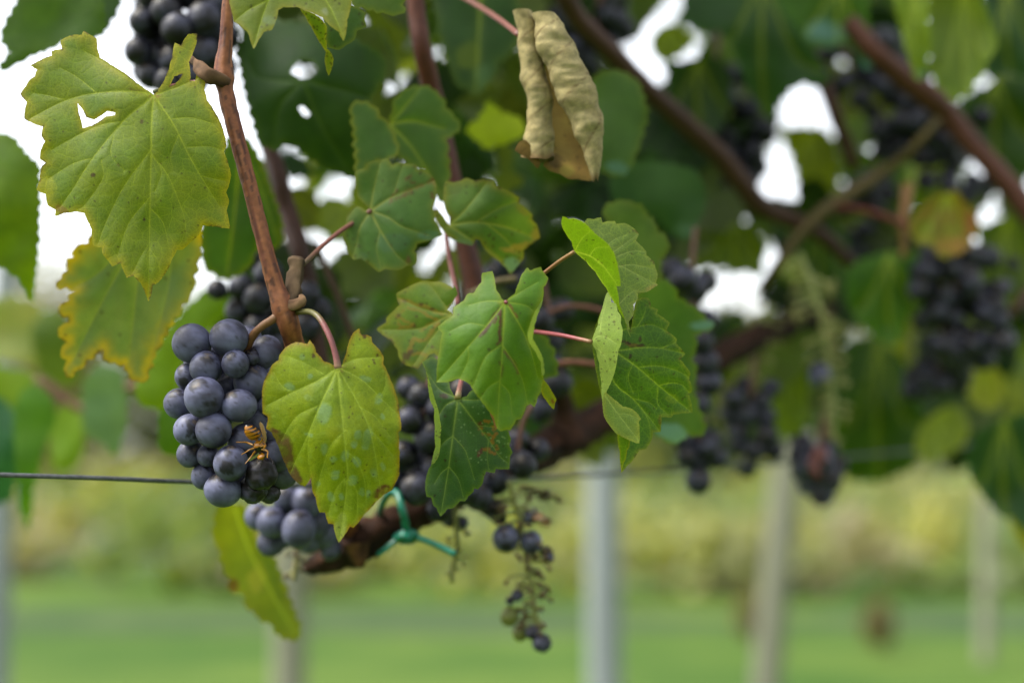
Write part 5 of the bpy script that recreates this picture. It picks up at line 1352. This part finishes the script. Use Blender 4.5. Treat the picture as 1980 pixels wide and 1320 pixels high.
stalk('pale stripped stalk by the right edge under the autumn leaf cluster', [(1900, 470), (1850, 500), (1830, 540), (1770, 640), (1760, 700)], 1.12, 5, (), twigs=18, tl=26, seed=7)
stalk('loose brown stalk tangle right of the mined dark leaf above the wire', [(1010, 940), (1030, 945), (1055, 955), (1080, 960)], .72, 4, (), twigs=16, tl=26, seed=8, c1=(96, 84, 46), c2=(120, 104, 60), kn=((70, 52, 34), (96, 76, 50)))


# ------------------------------------------------------------------ wasps
def wasp(label, x, y, d, s, rot, seed=0):
    """body along local X (head +X), one continuous skin: abdomen, waist, thorax, head; six legs, two feelers, two wings"""
    org = P(x, y, d)
    e = empty('wasp', org, label, 'wasp')
    st = [(-6.4, -1.5, .15), (-6.0, -1.3, .75), (-5.0, -.95, 1.5), (-3.9, -.55, 1.95), (-2.8, -.2, 2.0), (-1.9, 0, 1.6), (-1.4, .1, .8), (-1.15, .15, .32), (-.85, .2, .38), (-.5, .25, 1.1), (.2, .35, 1.65), (1.2, .4, 1.75), (2.1, .3, 1.3), (2.55, .2, .55), (2.8, .15, .6), (3.0, .05, 1.3), (3.5, -.15, 1.6), (4.0, -.4, 1.3), (4.4, -.6, .6), (4.5, -.65, .1)]
    A = smooth_line(st, .12)
    ns = 18
    v, f, c = [], [], []
    Y_, B_ = lin(232, 150, 14), lin(16, 11, 6)
    for i, (px_, pz, r) in enumerate(A):
        for j in range(ns):
            a = 2 * math.pi * j / ns
            v.append((px_, math.cos(a) * r * .95, pz + math.sin(a) * r))
            yl = 0
            if px_ < -1.3:
                band = ((px_ + 6.4) % 1.05) / 1.05
                yl = 1 if band > 0.42 + 0.22 * math.cos(2 * a) + .1 * math.sin(a) else 0
            elif px_ < 2.6:
                yl = 1 if (math.sin(a) < -0.2 and px_ < .6) or abs(math.sin(a) - .5) < .16 or (px_ > 1.7 and math.sin(a) > .2) else 0
            else:
                yl = 1 if math.sin(a) < .45 and abs(math.cos(a)) < .93 else 0
            c.append((*((Y_ if yl else B_) * .34), 1))
    n = len(A)
    for i in range(n - 1):
        for j in range(ns):
            f.append((i * ns + j, i * ns + (j + 1) % ns, (i + 1) * ns + (j + 1) % ns, (i + 1) * ns + j))
    M = Matrix.Rotation(rot[2], 3, 'Y') @ Matrix.Rotation(rot[0], 3, 'X') @ Matrix.Rotation(rot[1], 3, 'Z')
    tf = lambda vs: [tuple(M @ (Vector(q) * s)) for q in vs]
    link('body', mesh('body', tf(v), f, M_WASP, col=c), e)

    def limb(nm, pts, rad, cc):
        A = smooth_line([(*p, r) for p, r in zip(pts, rad)], .35)
        vv, ff, ccs = [], [], []
        T = np.gradient(A[:, :3], axis=0)
        T /= np.linalg.norm(T, axis=1)[:, None] + 1e-9
        for i in range(len(A)):
            u = np.cross(T[i], (0.3, 0.2, 1))
            u /= np.linalg.norm(u)
            w_ = np.cross(T[i], u)
            for j in range(7):
                a = 2 * math.pi * j / 7
                vv.append(A[i, :3] + (u * math.cos(a) + w_ * math.sin(a)) * A[i, 3])
                ccs.append((*(lin(*cc) * .4), 1))
        for i in range(len(A) - 1):
            for j in range(7):
                ff.append((i * 7 + j, i * 7 + (j + 1) % 7, (i + 1) * 7 + (j + 1) % 7, (i + 1) * 7 + j))
        link(nm, mesh(nm, tf(vv), ff, M_WASP, col=ccs), e)
    for sd in (-1, 1):
        for k, x0 in enumerate((1.6, .7, -.2)):
            rch = (2.2, .3, -2.6)[k]
            limb('leg', [(x0, sd * 1.1, -.7), (x0 + rch * .25, sd * 2.3, -.6), (x0 + rch * .5, sd * 3.0, -.9), (x0 + rch * .8, sd * 3.6, -2.4), (x0 + rch, sd * 4.2, -3.4)], [.26, .30, .24, .15, .09], (205, 140, 30))
        limb('feeler', [(4.0, sd * .5, .3), (4.8, sd * 1.2, .9), (5.6, sd * 1.9, .6), (6.6, sd * 2.5, -.2)], [.16, .15, .16, .12], (40, 28, 14))
        wv = [(.8, sd * 1.2, 1.3), (-.2, sd * 1.9, 1.7), (-2.2, sd * 2.6, 1.9), (-4.6, sd * 2.7, 1.9), (-5.6, sd * 2.2, 1.8), (-5.0, sd * 1.6, 1.75), (-2.6, sd * 1.2, 1.8), (-.4, sd * .9, 1.5)]
        wv += [(q[0], q[1], q[2] + .06) for q in wv]
        ff = [tuple(range(7, -1, -1)), tuple(range(8, 16))] + [(i, (i + 1) % 8, 8 + (i + 1) % 8, 8 + i) for i in range(8)]
        link('wing', mesh('wing', tf(wv), ff, M_WING, smooth=False), e)
    return e


wasp('yellow and black wasp feeding on the sharp grape bunch, beside the yellow leaf', 499, 858, .555, .00140, (math.radians(-55), math.radians(25), math.radians(48)))
wasp('blurred wasp on the half stripped stalk, legs spread towards the grass', 1052, 1004, .69, .00085, (math.radians(40), math.radians(20), math.radians(25)))

# ------------------------------------------------------------------ deeper canopy leaves: several leaf forms copied through the vine's volume
HALF = [(0, 0), (.06, .12), (.16, .26), (.3, .36), (.42, .34), (.5, .28), (.55, .3), (.62, .18), (.72, .12), (.7, .02), (.78, -.06), (.72, -.14), (.66, -.2), (.72, -.3), (.64, -.38), (.6, -.5), (.5, -.52), (.44, -.56), (.42, -.68), (.33, -.74), (.24, -.8), (.2, -.92), (.1, -.98), (0, -1.1)]


def proto(seed, c1, c2):
    rs = random.Random(seed)
    rj = lambda: rs.uniform(-.03, .03)
    Rr = [(x + rj(), y + rj()) for x, y in HALF]
    Ll = [(-x + rj(), y + rj()) for x, y in HALF[1:-1]]
    poly = Rr + Ll[::-1]
    S = 150
    ol = [(x * S, -y * S) for x, y in poly]
    vn = [([(0, 0), (rs.uniform(-4, 4), 70), (0, 150)], 2.2), ([(0, 0), (45, 35), (88, 40)], 1.8), ([(0, 0), (-45, 35), (-88, 40)], 1.8), ([(0, 0), (50, -18), (90, -15)], 1.5), ([(0, 0), (-50, -18), (-90, -15)], 1.5)]
    x, y, tris, de, dv, vs = leaf_geo(ol, (), vn, 9, seed, .09, .5)
    col = leaf_colour(x, y, de, dv, vs, c1=c1, c2=c2, edge=tuple(c * 1.25 for c in c2), ew=5, ea=.4, vein=tuple(min(220, c * 1.65) for c in c2), fine=0, seed=seed, k=K * (.62 if c2[0] < 80 else 1.0))  # dark group's colour is lowered further to imitate deep canopy shade
    fold = rs.uniform(.1, .55)
    cup = rs.uniform(-.3, .5)
    z = np.abs(x) * fold + (x ** 2 + (y - 50) ** 2) / S * cup + 16 * (fbm(x, y, 70, seed + 5, 2) - .5) + 1.5 * np.exp(-dv / 8)
    v = np.stack([x, z, -y], 1) / S * 0.034
    a, b_, c_ = v[tris[:, 0]], v[tris[:, 1]], v[tris[:, 2]]
    bk_ = np.cross(b_ - a, c_ - a)[:, 1] > 0
    tris[bk_] = tris[bk_][:, ::-1]
    return mesh('vine_leaf', v, tris, M_BACK, col=col, lco=np.stack([x / 10, y / 10, x * 0], 1)), np.array(ol) / S * 0.034


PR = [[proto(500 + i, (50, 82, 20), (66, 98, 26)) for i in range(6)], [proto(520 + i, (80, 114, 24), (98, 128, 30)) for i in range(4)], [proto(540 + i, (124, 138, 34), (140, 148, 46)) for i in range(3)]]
HOLES = [(587, 135, 24), (590, 213, 12), (752, 150, 18), (740, 175, 14), (483, 240, 14), (480, 215, 10), (505, 305, 14), (512, 335, 14), (604, 384, 16), (560, 345, 14), (660, 375, 24), (684, 538, 18), (636, 487, 12), (466, 68, 14), (468, 134, 12), (470, 180, 14),
         (1099, 382, 14), (1240, 90, 36), (1255, 140, 32), (1215, 75, 20), (1320, 100, 22), (1350, 80, 24), (1530, 210, 32), (1565, 195, 34), (1545, 235, 26), (1500, 340, 30), (1475, 375, 26), (1530, 330, 22), (1520, 300, 22), (1530, 378, 18), (1445, 245, 12), (1240, 225, 18),
         (1450, 540, 40), (1410, 578, 36), (1390, 590, 28), (1460, 580, 38), (1450, 610, 20), (1485, 600, 20), (1500, 565, 12), (1310, 503, 22), (1350, 520, 18), (1385, 520, 16), (1900, 370, 26), (1885, 345, 20), (1915, 410, 26), (1905, 440, 20), (1930, 375, 18), (1867, 196, 20), (1947, 195, 18), (1940, 170, 12), (1930, 275, 18), (1972, 270, 12), (1275, 12, 18), (1312, 5, 14), (1282, 52, 18), (1722, 75, 12), (1592, 115, 12), (815, 500, 16), (828, 548, 18), (905, 300, 18), (885, 330, 14), (405, 575, 18), (395, 560, 12)]
HA = []
for hx, hy, hr in HOLES:
    for k in range(9):
        a = k * math.pi / 4
        rr = hr * .85 if k < 8 else 0
        HA.append((hx + math.cos(a) * rr, hy + math.sin(a) * rr))
HA = np.array(HA)
CANOPY = L("430,-80 2060,-80 2060,900 1900,880 1780,850 1640,880 1560,840 1480,850 1400,850 1300,800 1240,850 1150,870 1080,880 1000,900 930,930 860,940 800,930 740,900 560,900 520,660 440,520 440,300 420,100")


# ground plan of what is still open: cells of the canopy not yet behind a leaf, and the gaps where the sky shows
GS_ = 8
gxx, gyy = np.meshgrid(np.arange(380, 2010, GS_), np.arange(-40, 960, GS_))
gxx, gyy = gxx.astype(float), gyy.astype(float)
inC = inpoly(gxx.ravel(), gyy.ravel(), CANOPY).reshape(gxx.shape)
gap = np.zeros(gxx.shape, bool)
for hx, hy, hr in HOLES:
    gap |= (gxx - hx) ** 2 + (gyy - hy) ** 2 < (hr * .62) ** 2
cov = np.zeros(gxx.shape, int)
for ol in OUTLINES:
    cov += inpoly(gxx.ravel(), gyy.ravel(), ol).reshape(gxx.shape)


REST = []


def scatter(n, d0, d1, groups, label, group, seed, layers, smin=.4, smax=1.15):
    rs = random.Random(seed)
    done = fail = 0
    fails = np.zeros(gxx.shape, int)
    while done < n and fail < 5000:
        cand = np.argwhere(inC & ~gap & (cov < layers) & (fails < 6))
        if len(cand) == 0: break
        j, i = cand[rs.randrange(len(cand))]
        ok = False
        for _ in range(10):
            x, y = gxx[j, i] + rs.uniform(-30, 30), gyy[j, i] + rs.uniform(-50, 20)
            base = max(0.72, 0.66 + (x - 560) / 1420 * 0.5)
            d = base + rs.uniform(d0, d1)
            me, ol = rs.choice(PR[rs.choice(groups)])
            s = (smin + (smax - smin) * rs.random() ** .7) * (1 - .08 * fails[j, i])
            M = Matrix.Rotation(rs.gauss(0, .6), 4, 'Z') @ Matrix.Rotation(rs.gauss(-.2, .4), 4, 'X') @ Matrix.Rotation(rs.gauss(0, .8), 4, 'Y')
            if rs.random() < .3: M = Matrix.Rotation(math.pi, 4, 'Z') @ M
            org = P(x, y, d)
            pj = []
            for a, b_ in ol[::3]:
                q = M @ Vector((a * s, 0, -b_ * s)) + org - CAM
                dep = q.dot(FWD)
                pj.append((CX + q.dot(RIGHT) / dep * F, CY - q.dot(UP) / dep * F))
            if max(p[1] for p in pj) > (915 if x < 1840 else 990): continue
            if min(p[0] for p in pj) < (400 if y > 420 else 450): continue
            ins = inpoly(gxx.ravel(), gyy.ravel(), pj).reshape(gxx.shape)
            if (ins & gap).sum() > 0.04 * ins.sum(): continue
            if not ins[j, i]: continue
            ok = True
            break
        if not ok:
            fails[j, i] += 1
            fail += 1
            continue
        cov[ins] += 1
        if label is None:
            REST.append((me, M, org, s))
            done += 1
            continue
        o = bpy.data.objects.new('vine_leaf', me)
        COL.objects.link(o)
        o.location = org
        o.rotation_euler = M.to_euler()
        o.scale = (s, s, s)
        rep(o, label, 'leaf', group)
        done += 1
    return done


cl = []
for k in range(26):
    t = k / 25
    x = -120 + 2300 * t
    d = max(.62, 0.60 + (x - 560) / 1420 * 0.5) + .24
    for yy, n_ in ((-330, 1.0), (-620, 1.0), (-980, .8)):
        q = P(x, yy + R.uniform(-50, 50), d + R.uniform(0, .1))
        cl.append((q.x, q.y, q.z, .09, .16, .075, n_, R.choice((0, 1))))
leafy_cloud('unseen_shade_leaves', cl, 46, .036, [(0.045, 0.075, 0.012), (0.07, 0.10, 0.018)], 'unseen mass of vine leaves added above the picture to shade the canopy', 'leaves', 'stuff')  # out-of-view leaves added to block sky light from the canopy below

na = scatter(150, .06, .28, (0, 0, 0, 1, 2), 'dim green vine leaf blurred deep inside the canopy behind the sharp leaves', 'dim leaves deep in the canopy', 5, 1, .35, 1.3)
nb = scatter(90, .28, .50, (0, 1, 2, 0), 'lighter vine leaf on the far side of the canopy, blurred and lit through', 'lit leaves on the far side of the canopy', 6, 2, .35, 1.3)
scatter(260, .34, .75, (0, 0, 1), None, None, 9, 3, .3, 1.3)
vs_, fs_, cs_, ls_, k0 = [], [], [], [], 0
for me, M, org, s in REST:
    n_ = len(me.vertices)
    a_ = np.empty(n_ * 3)
    me.vertices.foreach_get('co', a_)
    vs_.append((a_.reshape(-1, 3) * s) @ np.array(M.to_3x3()).T + np.array(org))
    t_ = np.empty(len(me.polygons) * 3, int)
    me.polygons.foreach_get('vertices', t_)
    fs_.append(t_.reshape(-1, 3) + k0)
    a_ = np.empty(n_ * 4)
    me.attributes['Col'].data.foreach_get('color', a_)
    cs_.append(a_.reshape(-1, 4) * R.uniform(.75, 1.2))
    a_ = np.empty(n_ * 3)
    me.attributes['leafco'].data.foreach_get('vector', a_)
    ls_.append(a_.reshape(-1, 3))
    k0 += n_
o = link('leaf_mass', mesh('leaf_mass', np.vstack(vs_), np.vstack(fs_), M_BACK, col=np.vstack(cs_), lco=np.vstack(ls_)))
rep(o, 'mass of dim leaves at the back of the vine, merging in the blur', 'leaves', None, 'stuff')
